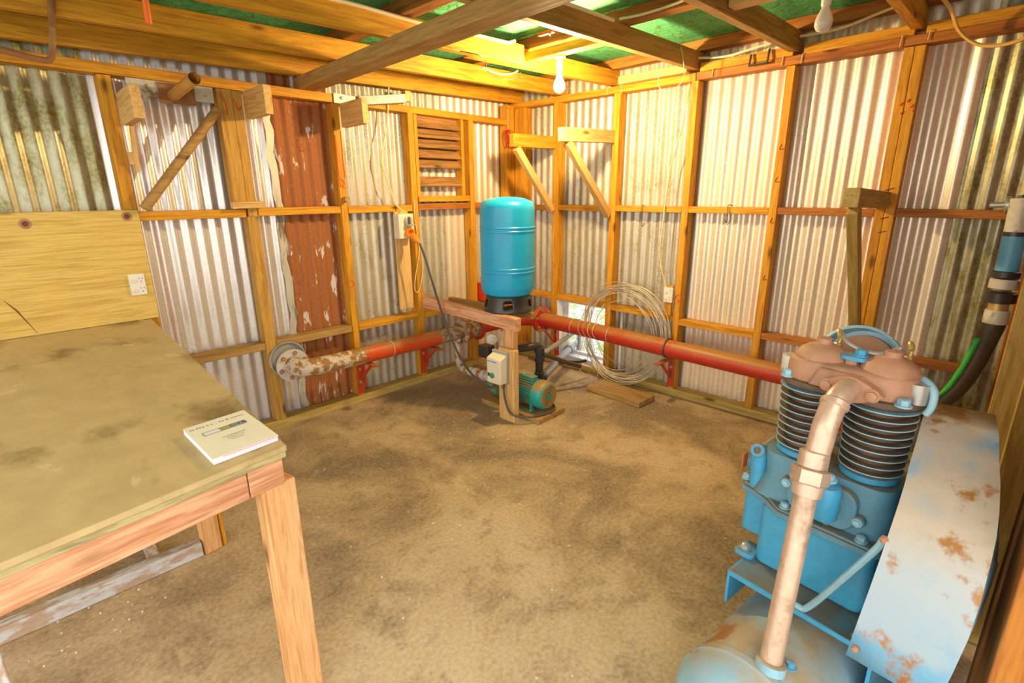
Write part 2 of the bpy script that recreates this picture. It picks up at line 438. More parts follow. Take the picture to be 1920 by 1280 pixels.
# right wall sheets, with the opening of the low window left free
s = corr('corrugated_sheet', 1, .13, -.545, .0, ZT+.05, OFF, M['iron_dirty'], wr); s['label'] = 'spotted galvanised sheet at the corner'
corr('corrugated_sheet', 1, -.54, -1.11, .63, ZT+.05, OFF, M['iron_dirty'], wr)
corr('corrugated_sheet', 1, -.54, -1.11, .0, .115, OFF, M['iron_dirty'], wr)
s = corr('corrugated_sheet', 1, -1.105, -1.80, .0, ZT+.05, OFF, M['iron_dirty'], wr); s['label'] = 'spotted galvanised sheet behind the wire coil'
s = corr('corrugated_sheet', 1, -1.78, -3.27, .0, ZT+.05, OFF-.004, M['iron_lamp_tint'], wr); s['label'] = 'clean sheet, warm lamplight tinted into its colour'
s = corr('corrugated_sheet', 1, -3.26, -3.72, .0, ZT+.05, OFF+.008, M['iron_grimy'], wr); s['label'] = 'grimy sheet at the front corner'

T = M['timber']; TG = M['timber_green']
def stud_l(x, z0, z1, w=.055, mat=T, y1=.092):
    return timber('stud', (x, y1/2, z0), (x, y1/2, z1), w, y1, mat, wl, (0, 1, 0))
def rail_l(x0, x1, zc, mat=T, h=.05, tilt=0):
    return timber('rail', (x0, .046, zc-tilt), (x1, .046, zc+tilt), .088, h, mat, wl)
PB, PT = 2.205, 2.262
timber('top_plate', (-5.1, .046, 2.236), (-1.78, .046, 2.236), .09, .055, T, wl)
timber('top_plate', (-1.775, .046, 2.229), (.0, .046, 2.225), .09, .05, T, wl)
timber('bottom_plate', (-5.1, .046, .032), (-.05, .046, .032), .092, .062, TG, wl)
stud_l(-3.07, .063, PB, .06)
timber('stud', (-2.499, .03, 1.565), (-2.499, .03, PB), .082, .072, M['timber_old2'], wl, (0, 1, 0))
stud_l(-2.428, 1.47, PB, .056, M['timber_old2'])
stud_l(-2.432, .063, 1.47, .07, M['timber_old2'])
stud_l(-1.79, .063, PB, .052)
stud_l(-1.165, .063, PB, .052)
stud_l(-.54, .063, PB, .052)
for x0, x1 in ((-3.04, -2.47), (-2.395, -1.82), (-1.76, -1.195), (-1.135, -.57), (-.51, -.06)):
    rail_l(x0, x1, 1.498+random.uniform(-.006, .006), M['timber_red'] if x0 > -1.2 else T)
for x0, x1, zz in ((-3.04, -2.47, .612), (-2.395, -1.82, .612), (-1.76, -1.195, .61), (-1.135, -.57, .60), (-.51, -.06, .60)):
    rail_l(x0, x1, zz, M['timber_old'] if x0 < -1.9 else T)
stud_l(-4.4, .063, PB, .06)
rail_l(-4.37, -3.1, 1.5)
timber('stud', (-.05, .046, .063), (-.05, .046, 2.37), .10, .092, T, wl, (0, 1, 0))
def stud_r(y, z0, z1, w=.055, mat=T):
    return timber('stud', (.046, y, z0), (.046, y, z1), w, .092, mat, wr, (1, 0, 0))
RB = 2.343
timber('top_plate', (.046, .10, 2.368), (.046, -1.735, 2.368), .09, .05, T, wr)
timber('top_plate', (.046, -1.74, 2.370), (.046, -3.66, 2.374), .09, .05, M['timber_red'], wr)
timber('bottom_plate', (.046, -.02, .032), (.046, -3.64, .032), .092, .062, TG, wr)
stud_r(-.07, .063, RB, .14)
stud_r(-.50, .063, RB, .065)
stud_r(-1.105, .063, RB, .055)
stud_r(-1.735, .063, RB, .05)
stud_r(-2.35, .063, RB, .052)
o = stud_r(-2.94, .063, RB, .048); stud_r(-2.99, .063, RB, .048)
stud_r(-3.635, .063, RB, .07, M['timber_red'])
for y0, y1 in ((-.14, -.468), (-.535, -1.077), (-1.135, -1.708), (-1.76, -2.323), (-2.378, -2.915), (-3.016, -3.52)):
    timber('rail', (.046, y0, 1.475), (.046, y1, 1.472), .088, .045, M['timber_red'] if y0 < -2.2 else T, wr)
for y0, y1, z in ((-.14, -.468, .66), (-.535, -1.077, .662), (-1.135, -1.708, .645), (-1.76, -2.323, .618), (-2.378, -2.915, .62), (-3.016, -3.52, .62)):
    timber('rail', (.046, y0, z), (.046, y1, z-.004), .088, .045, M['timber_red'] if y0 < -2.2 else T, wr)
for y0, y1 in ((-1.76, -2.35), (-2.41, -2.95), (-3.0, -3.62)):
    timber('plate_block', (.046, y0, 2.424), (.046, y1, 2.426), .08, .055, T, wr)
# red crayon marks and pencil ticks on the timber faces
def mark(pts, mat, parent, r=.0035): return obj('crayon_mark', MB().tube(spline(pts, 4), r, 5), mat, parent)
mark([(-1.812, -.001, 2.0), (-1.812, -.001, 1.8), (-1.806, -.001, 1.65)], M['paint_red'], wl)
mark([(-1.768, -.001, 2.03), (-1.769, -.001, 1.85), (-1.765, -.001, 1.72)], M['paint_red'], wl)
mark([(-1.80, -.001, 1.71), (-1.775, -.001, 1.68), (-1.795, -.001, 1.66), (-1.77, -.001, 1.645)], M['paint_red'], wl)
mark([(-2.52, -.008, 2.18), (-2.50, -.008, 2.12), (-2.50, -.008, 2.06)], M['paint_red'], wl)
mark([(-2.45, -.001, 2.16), (-2.43, -.001, 2.10), (-2.41, -.001, 2.12)], M['paint_red'], wl)
mark([(-1.79, -.001, .98), (-1.77, -.001, .95), (-1.80, -.001, .93)], M['paint_red'], wl)
for dy, dz in ((0, .03), (-.02, .0), (.02, -.03), (-.03, -.02), (.03, .015)):
    mark([(-.001, -2.985+dy, 2.05+dz), (-.001, -2.975+dy, 2.035+dz)], M['paint_red'], wr, .005)
mark([(-.001, -.49, .98), (-.001, -.51, .96), (-.001, -.49, .94)], M['paint_red'], wr)
mark([(-.001, -1.745, .84), (-.001, -1.72, .81), (-.001, -1.75, .79), (-.001, -1.735, .77)], M['paint_red'], wr)
for z in (1.86, 1.66, 1.40, 1.02):
    mark([(-.001, -2.355, z+.03), (-.001, -2.345, z), (-.001, -2.37, z)], M['mark_dark'], wr, .0025)
for z in (1.60, 1.44, 1.36, 1.52):
    mark([(-.001, -2.95, z), (-.001, -2.99, z+.012)], M['mark_dark'], wr, .0025)

# roof: rafters, purlins, lining
ce = structure(link(D.objects.new('ceiling', None), None, Matrix.Translation((-2.2, -1.7, 2.3))))
def rbot(x, y): return 2.392+.025*x-.012*y
def rafter(y, x0=-5.0, x1=.10, mat=T, w=.05, h=.112, dz=0):
    return timber('rafter', (x0, y, rbot(x0, y)+h/2+dz), (x1, y, rbot(x1, y)+h/2+dz), w, h, mat, ce)
rafter(-.01, dz=-.003)
rafter(-.505)
rafter(-1.08, x1=-1.07); rafter(-1.03, x0=-1.5)
rafter(-1.725, mat=M['timber_old'])
rafter(-2.35, mat=M['timber_old'])
rafter(-2.955)
rafter(-3.58)
def ptop(x, y): return rbot(x, y)+.112
for x, m, h in ((.045, M['timber_red'], .07), (-.93, M['timber_brown'], .07), (-1.95, M['timber_brown'], .07), (-3.0, M['timber_red'], .07), (-4.1, M['timber_red'], .07)):
    timber('purlin', (x, .12, ptop(x, .12)+h/2), (x, -3.75, ptop(x, -3.75)+h/2), .085, h, m, ce)
mb = MB(); q = []
NX, NY = 40, 30
for i in range(NX+1):
    for j in range(NY+1):
        x = -5.1+5.24*i/NX; y = .12-3.87*j/NY
        q.append((x, y, ptop(x, y)+.072+.006*noise.noise(V((x*3, y*3, 0)))))
mb.add(q, [(i*(NY+1)+j, (i+1)*(NY+1)+j, (i+1)*(NY+1)+j+1, i*(NY+1)+j+1) for i in range(NX) for j in range(NY)])
s = obj('roof_lining', mb, M['lining'], ce); s['label'] = 'green building paper under wire netting'
mb = MB(); zz = lambda x, y: ptop(x, y)+.10
mb.hexa([V((x, y, zz(x, y))) for x, y in ((-5.2, -3.8), (.2, -3.8), (.2, .2), (-5.2, .2))], [V((x, y, zz(x, y)+.02)) for x, y in ((-5.2, -3.8), (.2, -3.8), (.2, .2), (-5.2, .2))])
obj('roof_sheet', mb, M['iron_dirty'], ce)
timber('lamp_noggin', (-1.02, -1.10, 2.425), (-1.02, -1.70, 2.43), .075, .05, T, ce)
timber('lamp_noggin', (-1.03, -2.38, 2.452), (-1.03, -2.93, 2.456), .075, .06, M['timber_pale'], ce)

# front wall beside the doorway
wf = structure(link(D.objects.new('wall_front', None), None, Matrix.Translation((-1., -3.75, 0))))
for i in range(6):
    z = .05+i*.42
    timber('board', (.1, -3.775, z+.2), (-2.2, -3.775, z+.2), .025, .415, M['timber_brown'], wf)
timber('stud', (-1.45, -3.70, 0.001), (-1.45, -3.70, 2.34), .06, .11, M['timber_green'], wf, (0, 1, 0))
timber('door_post', (-2.20, -3.72, 0.001), (-2.20, -3.72, 2.34), .06, .12, M['timber_brown'], wf, (0, 1, 0))
timber('door_post', (-2.36, -3.70, 0.001), (-2.36, -3.70, 2.34), .22, .07, M['timber_red'], wf, (0, 1, 0))
timber('stud', (-.62, -3.655, 0.001), (-.62, -3.655, 2.34), .06, .11, M['timber_green'], wf, (0, 1, 0))

# low window in the right wall
w1 = structure(link(D.objects.new('window_1', None), None, Matrix.Translation((.05, -.82, .06))))
WP = M['window_paint']
block('reveal', (.005, -.545, .10), (.13, -.535, .635), WP, w1, .001)
block('reveal', (.005, -1.115, .10), (.13, -1.105, .635), WP, w1, .001)
block('sill', (.0, -1.115, .064), (.14, -.535, .118), WP, w1, .002)
block('frame', (.10, -1.105, .60), (.13, -.545, .632), WP, w1, .002)
block('frame', (.10, -1.105, .118), (.13, -.545, .145), WP, w1, .002)
block('frame', (.10, -.60, .145), (.13, -.545, .60), WP, w1, .002)
structure(block('gap_light_strip', (.075, -1.21, .07), (.095, -1.19, .62), WP, None, .001))  # added white strip, painted stand-in for daylight at the lit sheet gap
gs = tag(obj('water_pipe', MB().tube([(.32, -.4, -.05), (.34, -1.7, -.04)], .04, 12), M['bluepipe']), 'blue pipe lying on the ground outside the low window', 'pipe')
# rocks of the bank outside
mb = MB()
for i in range(130):
    r = random.uniform(.03, .13); x = random.uniform(.6, 3.6); y = random.uniform(-2.2, 1.9)
    mb.ball((x, y, -.09+max(0, (x-.9))*.30), r, 8, (1, random.uniform(.7, 1.3), .7))
st = obj('loose_stones', mb, M['pebble']); st['kind'] = 'stuff'; st['label'] = 'loose grey stones on the bank outside the window'; st['category'] = 'stones'
mb = MB(); mb.hexa([V((.5, -4, -.1)), V((6, -4, -.1)), V((6, 4, -.1)), V((.5, 4, -.1))], [V((.55, -4, -.095)), V((6, -4, 1.7)), V((6, 4, 1.7)), V((.55, 4, -.095))])
structure(obj('bank_outside', mb, M['ground']))

# ------------------------------------------------------------------ tie beam, loose timber
tag(timber('tie_beam', (-1.965, .08, 2.302), (-2.19, -3.72, 2.302), .13, .074, M['timber_old'], None, (0, 0, 1), .004), 'heavy weathered cross beam running from the left wall plate out over the floor', 'beam')
tag(timber('timber_offcut', (-.0, -1.13, 2.422), (-.012, -1.69, 2.424), .075, .055, M['timber_pale'], None), 'pale loose timber lying on the right wall plate near the lit bulb', 'timber offcut')

# ------------------------------------------------------------------ louvre vent
t = thing('louvre_vent', (-.88, .05, 1.53), 'timber louvre vent with brown sloping slats high in the left wall', 'vent')
block('frame_post', (-1.135, .0, 1.57), (-1.105, .085, 2.20), T, t); block('frame_post', (-.655, .0, 1.57), (-.625, .085, 2.20), T, t)
for i, z in enumerate((2.150, 2.075, 2.0, 1.922, 1.845, 1.70)):
    timber('slat', (-1.105, .045, z), (-.655, .045, z), .012, .105, M['slat'], t, (0, .72, .70), .001)
timber('slat', (-1.105, .06, 2.185), (-.655, .06, 2.185), .012, .06, M['slat'], t, (0, .3, .95), .001)
timber('sill', (-1.13, .04, 1.562), (-.58, .04, 1.562), .10, .045, M['timber'], t)

# ------------------------------------------------------------------ shelf arms on the walls
def arm(name, p0, p1, w, h, mat, label, extra=None):
    t = thing(name, p0, label, 'bracket', 'shelf brackets on the walls')
    timber('arm', p0, p1, w, h, mat, t)
    if extra: extra(t)
    return t
def ex1(t):
    timber('brace', (-3.005, -.06, 1.96), (-3.005, -.006, 1.73), .018, .035, M['timber_pale'], t, (0, 1, 0))
    block('cleat', (-3.036, -.03, 1.765), (-3.012, -.002, 1.83), M['timber_pale'], t)
arm('shelf_bracket', (-3.012, -.002, 2.04), (-3.012, -.30, 2.05), .045, .155, M['timber_pale'], 'thick pale bracket arm beside the stud above the plywood panel', ex1)
arm('shelf_bracket', (-2.372, -.002, 2.128), (-2.372, -.31, 2.128), .045, .155, M['timber_pale'], 'pale bracket arm beside the paired stud, left of the rusted sheet')
arm('shelf_bracket', (-1.735, -.002, 2.128), (-1.735, -.29, 2.132), .045, .155, M['timber_pale'], 'pale bracket arm beside the grey metal angle, right of the rusted sheet')
def exr1(t):
    timber('brace', (-.48, -.475, 1.955), (-.012, -.475, 1.45), .045, .06, M['timber_pale'], t, (1, 0, 1))
arm('shelf_bracket', (-.002, -.475, 2.022), (-.535, -.475, 2.012), .05, .10, T, 'timber bracket with diagonal brace on the right wall nearest the corner', exr1)
def exr2(t):
    timber('brace', (-.58, -1.075, 1.955), (-.012, -1.075, 1.42), .045, .06, M['timber_pale'], t, (1, 0, 1))
arm('shelf_bracket', (-.002, -1.075, 2.028), (-.66, -1.075, 2.0), .05, .095, M['timber_pale'], 'pale timber bracket with diagonal brace on the right wall, second from the corner', exr2)
def exr5(t):
    timber('brace', (-.70, -2.945, 1.515), (-.014, -2.945, .66), .05, .075, M['timber_green'], t, (1, 0, 1))
arm('shelf_bracket', (-.002, -2.945, 1.545), (-.80, -2.945, 1.568), .07, .09, M['timber_green'], 'greenish timber bracket with steep brace on the doubled stud of the right wall', exr5)

# ------------------------------------------------------------------ left wall fittings
t = thing('exhaust_stub', (-2.75, 0, 2.15), 'short ochre pipe stub sticking out of a rusty plate under the left wall plate', 'pipe')
block('backing_plate', (-2.98, -.006, 2.12), (-2.56, -.001, 2.204), M['plate_w'], t, .001)
block('rusty_plate', (-2.84, -.014, 2.095), (-2.66, -.007, 2.20), M['rust'], t, .001)
mb = MB(); mb.tube([(-2.77, -.01, 2.138), (-2.755, -.36, 2.178)], .029, 18, False); mb.tube([(-2.77, -.01, 2.138), (-2.755, -.36, 2.178)], .024, 18, False)
obj('stub', mb, plain('ochre_pipe', (.56, .30, .06), .5), t)
tag(obj('wooden_pole', MB().tube([(-3.018, -.055, 1.535), (-2.562, -.035, 2.08)], .026, 14), M['timber_old']), 'dark round wooden pole leaning diagonally across the bright sheet', 'pole')
tag(block('timber_offcut', (-2.56, -.05, 1.523), (-2.37, -.004, 1.565), M['timber_pale']), 'small pale wood offcut lying on the middle rail of the left wall', 'timber offcut')
t = thing('angle_bracket', (-1.5, -.03, 2.25), 'grey galvanised angle bracket with small wood block by the left wall plate', 'bracket')
mb = MB(); mb.hexa([V((-1.80, -.005, 2.205)), V((-1.70, -.005, 2.205)), V((-1.62, -.005, 2.205)), V((-1.62, -.011, 2.205)), V((-1.80, -.011, 2.205))], [V((-1.80, -.005, 2.268)), V((-1.70, -.005, 2.268)), V((-1.62, -.005, 2.262)), V((-1.62, -.011, 2.262)), V((-1.80, -.011, 2.268))])
obj('plate', mb, M['galv'], t)
timber('angle_arm', (-1.62, -.035, 2.236), (-1.27, -.10, 2.282), .005, .06, M['galv'], t); timber('angle_arm', (-1.62, -.012, 2.206), (-1.27, -.075, 2.252), .05, .005, M['galv'], t)
block('wood_block', (-1.272, -.10, 2.262), (-1.222, -.05, 2.335), M['timber_pale'], t)
obj('bolt', MB().bolt((-1.74, -.012, 2.24), (0, -1, 0), .012, .012), M['steel'], t)
tag(cable('power_cable', [(-1.36, -.03, 2.40), (-1.375, -.012, 2.19), (-1.40, -.006, 2.05), (-1.455, -.008, 1.85), (-1.42, -.01, 1.70), (-1.36, -.012, 1.53), (-1.33, -.07, 1.47)], .006, M['cream_cable']), 'cream cable hanging down the left wall to the isolator switch', 'cable')
# isolator with orange plug
tag(timber('backing_board', (-1.322, -.012, .69), (-1.322, -.012, 1.47), .125, .022, M['timber_pale'], None, (0, 1, 0)), 'pale upright board fixed to the rails below the isolator', 'board')
t = thing('isolator_switch', (-1.33, -.06, 1.265), 'cream weatherproof isolator switch with grey dial on the pale board', 'switch')
mb = MB(); mb.box((-1.405, -.105, 1.265), (-1.265, -.024, 1.455)); obj('housing', mb, M['cream'], t, .008)
k = obj('dial', MB().lathe([(.036, 0), (.036, .012), (.03, .016)], (-1.325, -.105, 1.40), (0, -1, 0)), M['knob'], t)
obj('pointer', MB().box((-1.333, -.133, 1.368), (-1.317, -.12, 1.432)), M['dark_steel'], k, .003)
obj('socket', MB().lathe([(.034, 0), (.036, .03), (.036, .034), (.028, .036), (.028, .01)], (-1.325, -.104, 1.32), (0, -.95, -.25)), M['orange'], t)
obj('flap', MB().box((-1.36, -.155, 1.366), (-1.285, -.1055, 1.375)), M['knob'], t, .003)
tag(obj('orange_plug', MB().lathe([(.022, .056), (.028, .058), (.026, .060), (.029, .064), (.03, .09), (.024, .12), (.012, .14), (.008, .16)], (-1.325, -.104, 1.32), (.05, -.80, -.50)), M['orange']), 'orange plug pushed into the isolator switch', 'plug')
tag(cable('motor_cable', [(-1.318, -.235, 1.235), (-1.29, -.255, 1.13), (-1.24, -.30, .85), (-1.20, -.38, .56), (-1.20, -.50, .38), (-1.235, -.68, .27), (-1.275, -.88, .235), (-1.31, -1.0, .245), (-1.318, -1.035, .278)], .009, M['cable_dark'], n=8), 'dark grey cable running from the orange plug to the motor starter', 'cable')
tag(cable('twine', [(-1.175, -.008, 1.56), (-1.19, -.012, 1.45), (-1.175, -.012, 1.3), (-1.165, -.015, 1.15), (-1.22, -.02, .95), (-1.235, -.02, .84), (-1.20, -.02, .82), (-1.15, -.02, .95), (-1.135, -.02, 1.1)], .004, M['rope']), 'pale looped twine hanging from the stud right of the isolator', 'twine')
t = thing('red_wire_coil', (-.10, -.02, 2.02), 'small coil of red wire hung at the corner post', 'wire')
mb = MB()
for i in range(5):
    c = V((-.10+.012*i-.03, -.02-.006*i, 2.08)); mb.tube([c+V((.035*math.cos(a+i)*(.6+.1*i), -.012*math.sin(2*a), .075*math.sin(a+i*.4))) for a in [2*PI*k/20 for k in range(20)]], .004, 6, closed=True)
obj('loop', mb, M['redwire'], t)
cable('tail', [(-.10, -.012, 2.15), (-.09, -.01, 2.25), (-.11, -.012, 2.33)], .003, M['cream_cable'], t)

# plywood panel, its outlet
t = thing('plywood_panel', (-4.0, -.012, .922), 'yellow plywood panel fixed to the left wall above the workbench', 'panel')
block('sheet', (-5.0, -.022, .922), (-3.042, -.002, 1.530), M['ply'], t)
obj('crack', MB().tube([(-3.665, -.0215, 1.115), (-3.63, -.0215, 1.06), (-3.60, -.0215, .99), (-3.575, -.0215, .93)], [.001, .004, .002, .001], 6), M['mark_dark'], t)
for kx, kz, kr in ((-3.515, 1.475, .026), (-3.10, 1.495, .026)):
    mb = MB(); mb.lathe([(kr, 0), (kr*.9, .0012)], (kx, -.0215, kz), (0, -1, 0), 20); k = obj('knot', mb, M['rustbolt'], t)
    obj('knot_heart', MB().lathe([(kr*.55, 0), (kr*.5, .002)], (kx, -.0215, kz), (0, -1, 0), 16), M['mark_dark'], k)
tag(obj('wooden_peg', MB().cyl((-1.79, -.001, 1.565), (-1.79, -.055, 1.57), .02, 16), M['timber_old']), 'short round wooden peg on the stud right of the rusted sheet', 'peg')
tag(obj('wire_hook', MB().tube(spline([(-.006, -1.40, 1.50), (-.012, -1.385, 1.50), (-.012, -1.385, 1.42), (-.014, -1.40, 1.34), (-.012, -1.415, 1.37)], 5), .0028, 6), M['dark_steel']), 'thin wire hook on the middle rail beside the drooping cream cable', 'hook')

def outlet(loc, n, up, label, yz):
    """double switched outlet; n = outward normal, s = sideways"""
    n = V(n); up = V(up); s = up.cross(n); c = V(loc)
    t = thing('power_outlet', c-up*.058, label, 'power outlet')
    def bx(a0, a1, b0, b1, d0, d1):
        mb = MB(); mb.hexa([c+s*a+up*b+n*d0 for a, b in ((a0, b0), (a1, b0), (a1, b1), (a0, b1))], [c+s*a+up*b+n*d1 for a, b in ((a0, b0), (a1, b0), (a1, b1), (a0, b1))]); return mb
    p = obj('face_plate', bx(-.037, .037, -.059, .059, 0, .011), M['white'], t, .002)
    for b in (.024, -.030):
        obj('switch', bx(-.026, -.006, b-.013, b+.004, .011, .016), M['cream'], t, .001)
        mb = MB()
        for a, bb, r in ((.010, b+.010, .4), (.026, b+.010, -.4), (.018, b-.008, 0)):
            ca = s*math.cos(r)+up*math.sin(r); cb = up*math.cos(r)-s*math.sin(r); ce_ = c+s*a+up*bb
            mb.hexa([ce_+ca*x*.0014+cb*y*.0045+n*.0111 for x, y in ((-1, -1), (1, -1), (1, 1), (-1, 1))], [ce_+ca*x*.0014+cb*y*.0045+n*.0116 for x, y in ((-1, -1), (1, -1), (1, 1), (-1, 1))])
        obj('socket', mb, M['ink'], t)
    return t
outlet((-3.115, -.0225, 1.125), (0, -1, 0), (0, 0, 1), 'white double power outlet on the plywood panel over the bench', 0)
outlet((-.0235, -1.672, .83), (-1, 0, 0), (0, 0, 1), 'cream double power outlet low on the right wall beside the wire coil', 0)
structure(block('trim_2', (-.0225, -1.70, .665), (.0, -1.645, .90), M['timber'], None))
tag(cable('power_cable', [(-.006, -1.70, 2.33), (-.008, -1.668, 2.05), (-.01, -1.60, 1.75), (-.012, -1.575, 1.40), (-.012, -1.568, 1.15), (-.014, -1.60, 1.0), (-.02, -1.645, .89)], .0055, M['cream_cable']), 'cream cable drooping down the right wall to the low outlet', 'cable')

# ------------------------------------------------------------------ workbench
A, B, C, Dd = (-3.085, -.026), (-3.224, -2.16), (-4.75, -2.365), (-4.75, -.026)
t = thing('workbench', (-3.9, -1.1, 0), 'large timber workbench with stained plywood top along the left wall', 'workbench')
mb = MB(); mb.prism([A, B, C, Dd], .904, .922); obj('bench_top', mb, M['benchtop'], t, .003)
mb = MB(); ins = lambda p, dx, dy: (p[0]+dx, p[1]+dy)
mb.prism([ins(A, -.004, 0), ins(B, -.004, .004), ins(C, 0, .004), Dd], .886, .904); obj('lower_ply', mb, M['benchedge'], t, .001)
bx = (V((*C, 0))-V((*B, 0))).normalized(); nx = V((-bx.y, bx.x, 0)); nx = nx if nx.y > 0 else -nx
b0 = V((*B, 0))+nx*.034
timber('apron', b0+bx*.115+V((0, 0, .845)), b0+bx*1.52+V((0, 0, .845)), .045, .08, M['apron'], t)
timber('apron_end', b0+bx*.012+V((0, 0, .845)), b0+bx*.112+V((0, 0, .845)), .045, .08, M['apron'], t)
ax = (V((*A, 0))-V((*B, 0))).normalized()
timber('side_rail', V((*B, 0))+ax*.09+bx*.035+V((0, 0, .845)), V((*A, 0))+bx*.035-ax*.03+V((0, 0, .845)), .045, .08, M['bench_frame'], t)
def leg(p, w, d, z1, mat): return timber('leg', V((*p, 0)), V((*p, z1)), w, d, mat, t, nx, .004)
leg((-3.257, -2.118), .10, .05, .803, M['bench_frame'])
leg((-3.905, -2.215), .10, .05, .803, M['paint_worn'])
leg((-3.225, -1.075), .075, .05, .803, M['bench_frame']); leg((-3.175, -1.060), .018, .055, .803, M['timber'])
timber('bottom_rail', (-3.268, -1.072, .036), (-4.7, -1.075, .036), .055, .07, M['paint_worn'], t)
timber('cross_rail', (-3.28, -1.02, .845), (-4.7, -1.02, .845), .05, .08, M['bench_frame'], t)
timber('floor_batten', (-3.437, -1.04, .02), (-3.42, -.40, .02), .045, .04, M['paint_worn'], t)
for i, (x, y, r) in enumerate(((-3.40, -.60, .4), (-3.50, -.62, 1.4))):
    mb = MB(); c = V((x, y, .004)); d = V((math.cos(r), math.sin(r), 0)); e = V((-d.y, d.x, 0))
    mb.add([c-d*.035, c+e*.012+V((0, 0, .006)), c+d*.035, c-e*.012+V((0, 0, .006)), c+V((0, 0, .002))], [(0, 4, 1), (1, 4, 2), (2, 4, 3), (3, 4, 0)])
    tag(obj('dry_leaf', mb, M['leaf'] if i == 0 else M['leaf_brown']), ('bright yellow fallen leaf on the floor right of the batten', 'dull brown fallen leaf on the floor left of the batten')[i], 'leaf')
mb = MB()
for i in range(60):
    c = V((random.uniform(-3.9, -3.45), random.uniform(-1.35, -1.1), .003)) if i < 22 else V((random.uniform(-2.9, -1.4), random.uniform(-2.2, -.3), .002))
    mb.ball(c, random.uniform(.002, .005), 6)
o = obj('stone_chips', mb, M['pebble']); o['kind'] = 'stuff'; o['label'] = 'pale stone chips and crumbs scattered on the floor'; o['category'] = 'debris'

# manual on the bench
c00, c10, c11, c01 = V((-3.405, -1.872, .922)), V((-3.222, -1.838, .922)), V((-3.228, -2.118, .922)), V((-3.405, -2.135, .922))
ux = (c11-c01); uy = (c00-c01)
def bp(a, b, z): return c01+ux*a+uy*b+V((0, 0, z))
t = thing('spiral_manual', (-3.315, -1.99, .922), 'cream paper manual lying on the front corner of the workbench', 'manual')
def bq(a0, a1, b0, b1, z0, z1, mb=None):
    mb = mb or MB(); return mb.hexa([bp(a, b, z0) for a, b in ((a0, b0), (a1, b0), (a1, b1), (a0, b1))], [bp(a, b, z1) for a, b in ((a0, b0), (a1, b0), (a1, b1), (a0, b1))])
obj('pages', bq(.005, .995, .005, .995, .0005, .017), M['pages'], t, .001)
obj('cover', bq(0, 1, 0, 1, .017, .0185), M['paper'], t)
obj('pink_sheet', bq(.15, 1.0, -.004, .02, .0145, .0168), M['pink'], t)
def letters(name, txt, a, b, size, mat, z=.0187, wide=1.0):
    cu = D.curves.new(name, 'FONT'); cu.body = txt; cu.size = 1; cu.align_x = 'CENTER'; cu.align_y = 'CENTER'
    tmp = D.objects.new('tmp', cu); COL.objects.link(tmp)
    dg = bpy.context.evaluated_depsgraph_get(); me = D.meshes.new_from_object(tmp.evaluated_get(dg)); D.objects.remove(tmp)
    mb = MB(); X = ux.normalized(); Y = uy.normalized(); c = bp(a, b, z)
    mb.add([c+X*v.co.x*size*wide+Y*v.co.y*size for v in me.vertices], [tuple(p.vertices) for p in me.polygons])
    D.meshes.remove(me)
    return obj(name, mb, mat, t)
bw = .022
mb = bq(.16, .84, .60, .71, .0185, .0189); bnd = obj('cover_banner', mb, M['band'], t)
obj('banner_white', bq(.18, .42, .615, .695, .0189, .0191), M['white'], bnd)
obj('banner_olive', bq(.44, .60, .63, .70, .0189, .0192), M['olive'], bnd)
letters('title_text', 'G PN S L - N B mmm', .49, .875, .0175, M['ink'], wide=1.0)
letters('banner_text', 'CYB', .715, .655, .027, M['ink'], .0193)
letters('subtitle_text', 'COMPRESSOR', .53, .42, .0105, M['ink']); letters('subtitle_text', 'OPERATION', .53, .365, .0085, M['ink']); letters('subtitle_text', 'MANUAL', .53, .31, .0095, M['ink'])

# ------------------------------------------------------------------ red pipe along the left wall
t = thing('water_main', (-1.6, -.15, .0), 'big pipe along the left wall, rusty white bend turning bright red', 'pipe')
el = [(-2.325, -.005, .455), (-2.325, -.09, .455), (-2.31, -.135, .452), (-2.26, -.158, .448), (-2.16, -.165, .442), (-2.02, -.16, .438)]
obj('elbow', MB().tube(spline(el, 5), .062, 22), M['rustwhite'], t)
obj('pipe', MB().cyl((-2.03, -.16, .438), (-1.84, -.158, .437), .0625, 22), M['rustwhite'], t)
obj('red_section', MB().cyl((-1.845, -.158, .437), (-1.12, -.15, .425), .0628, 24), M['red_rusty'], t)
obj('bare_section', MB().cyl((-1.12, -.15, .425), (-.86, -.15, .425), .06, 22), M['rustscale'], t)
mb = MB(); mb.lathe([(.062, 0), (.115, 0), (.115, .014), (.06, .014)], (-2.325, -.042, .455), (0, -1, 0), 30)
fl = obj('flange', mb, M['flange_w'], t)
for k in range(6):
    a = k*PI/3+.3; obj('bolt', MB().bolt((-2.325+.088*math.cos(a), -.056, .455+.088*math.sin(a)), (0, -1, 0), .013, .014), M['rustbolt'], fl)
obj('wall_collar', MB().lathe([(.10, 0), (.125, .01), (.128, .03), (.118, .03), (.10, .012)], (-2.345, -.004, .50), (0, -1, .0), 26), M['steel'], t)
mb = MB(); mb.lathe([(.06, 0), (.105, 0), (.105, .018), (.06, .018)], (-.86, -.15, .425), (1, 0, 0), 26); obj('flange', mb, M['rustscale'], t)
mb = MB(); mb.lathe([(.06, 0), (.105, 0), (.105, .016), (.06, .016)], (-.838, -.15, .425), (1, 0, 0), 26); obj('flange', mb, M['red_dusty'], t)
mb = MB(); mb.cyl((-.84, -.15, .425), (-.66, -.15, .425), .08, 24); obj('valve_body', mb, M['rustscale'], t)
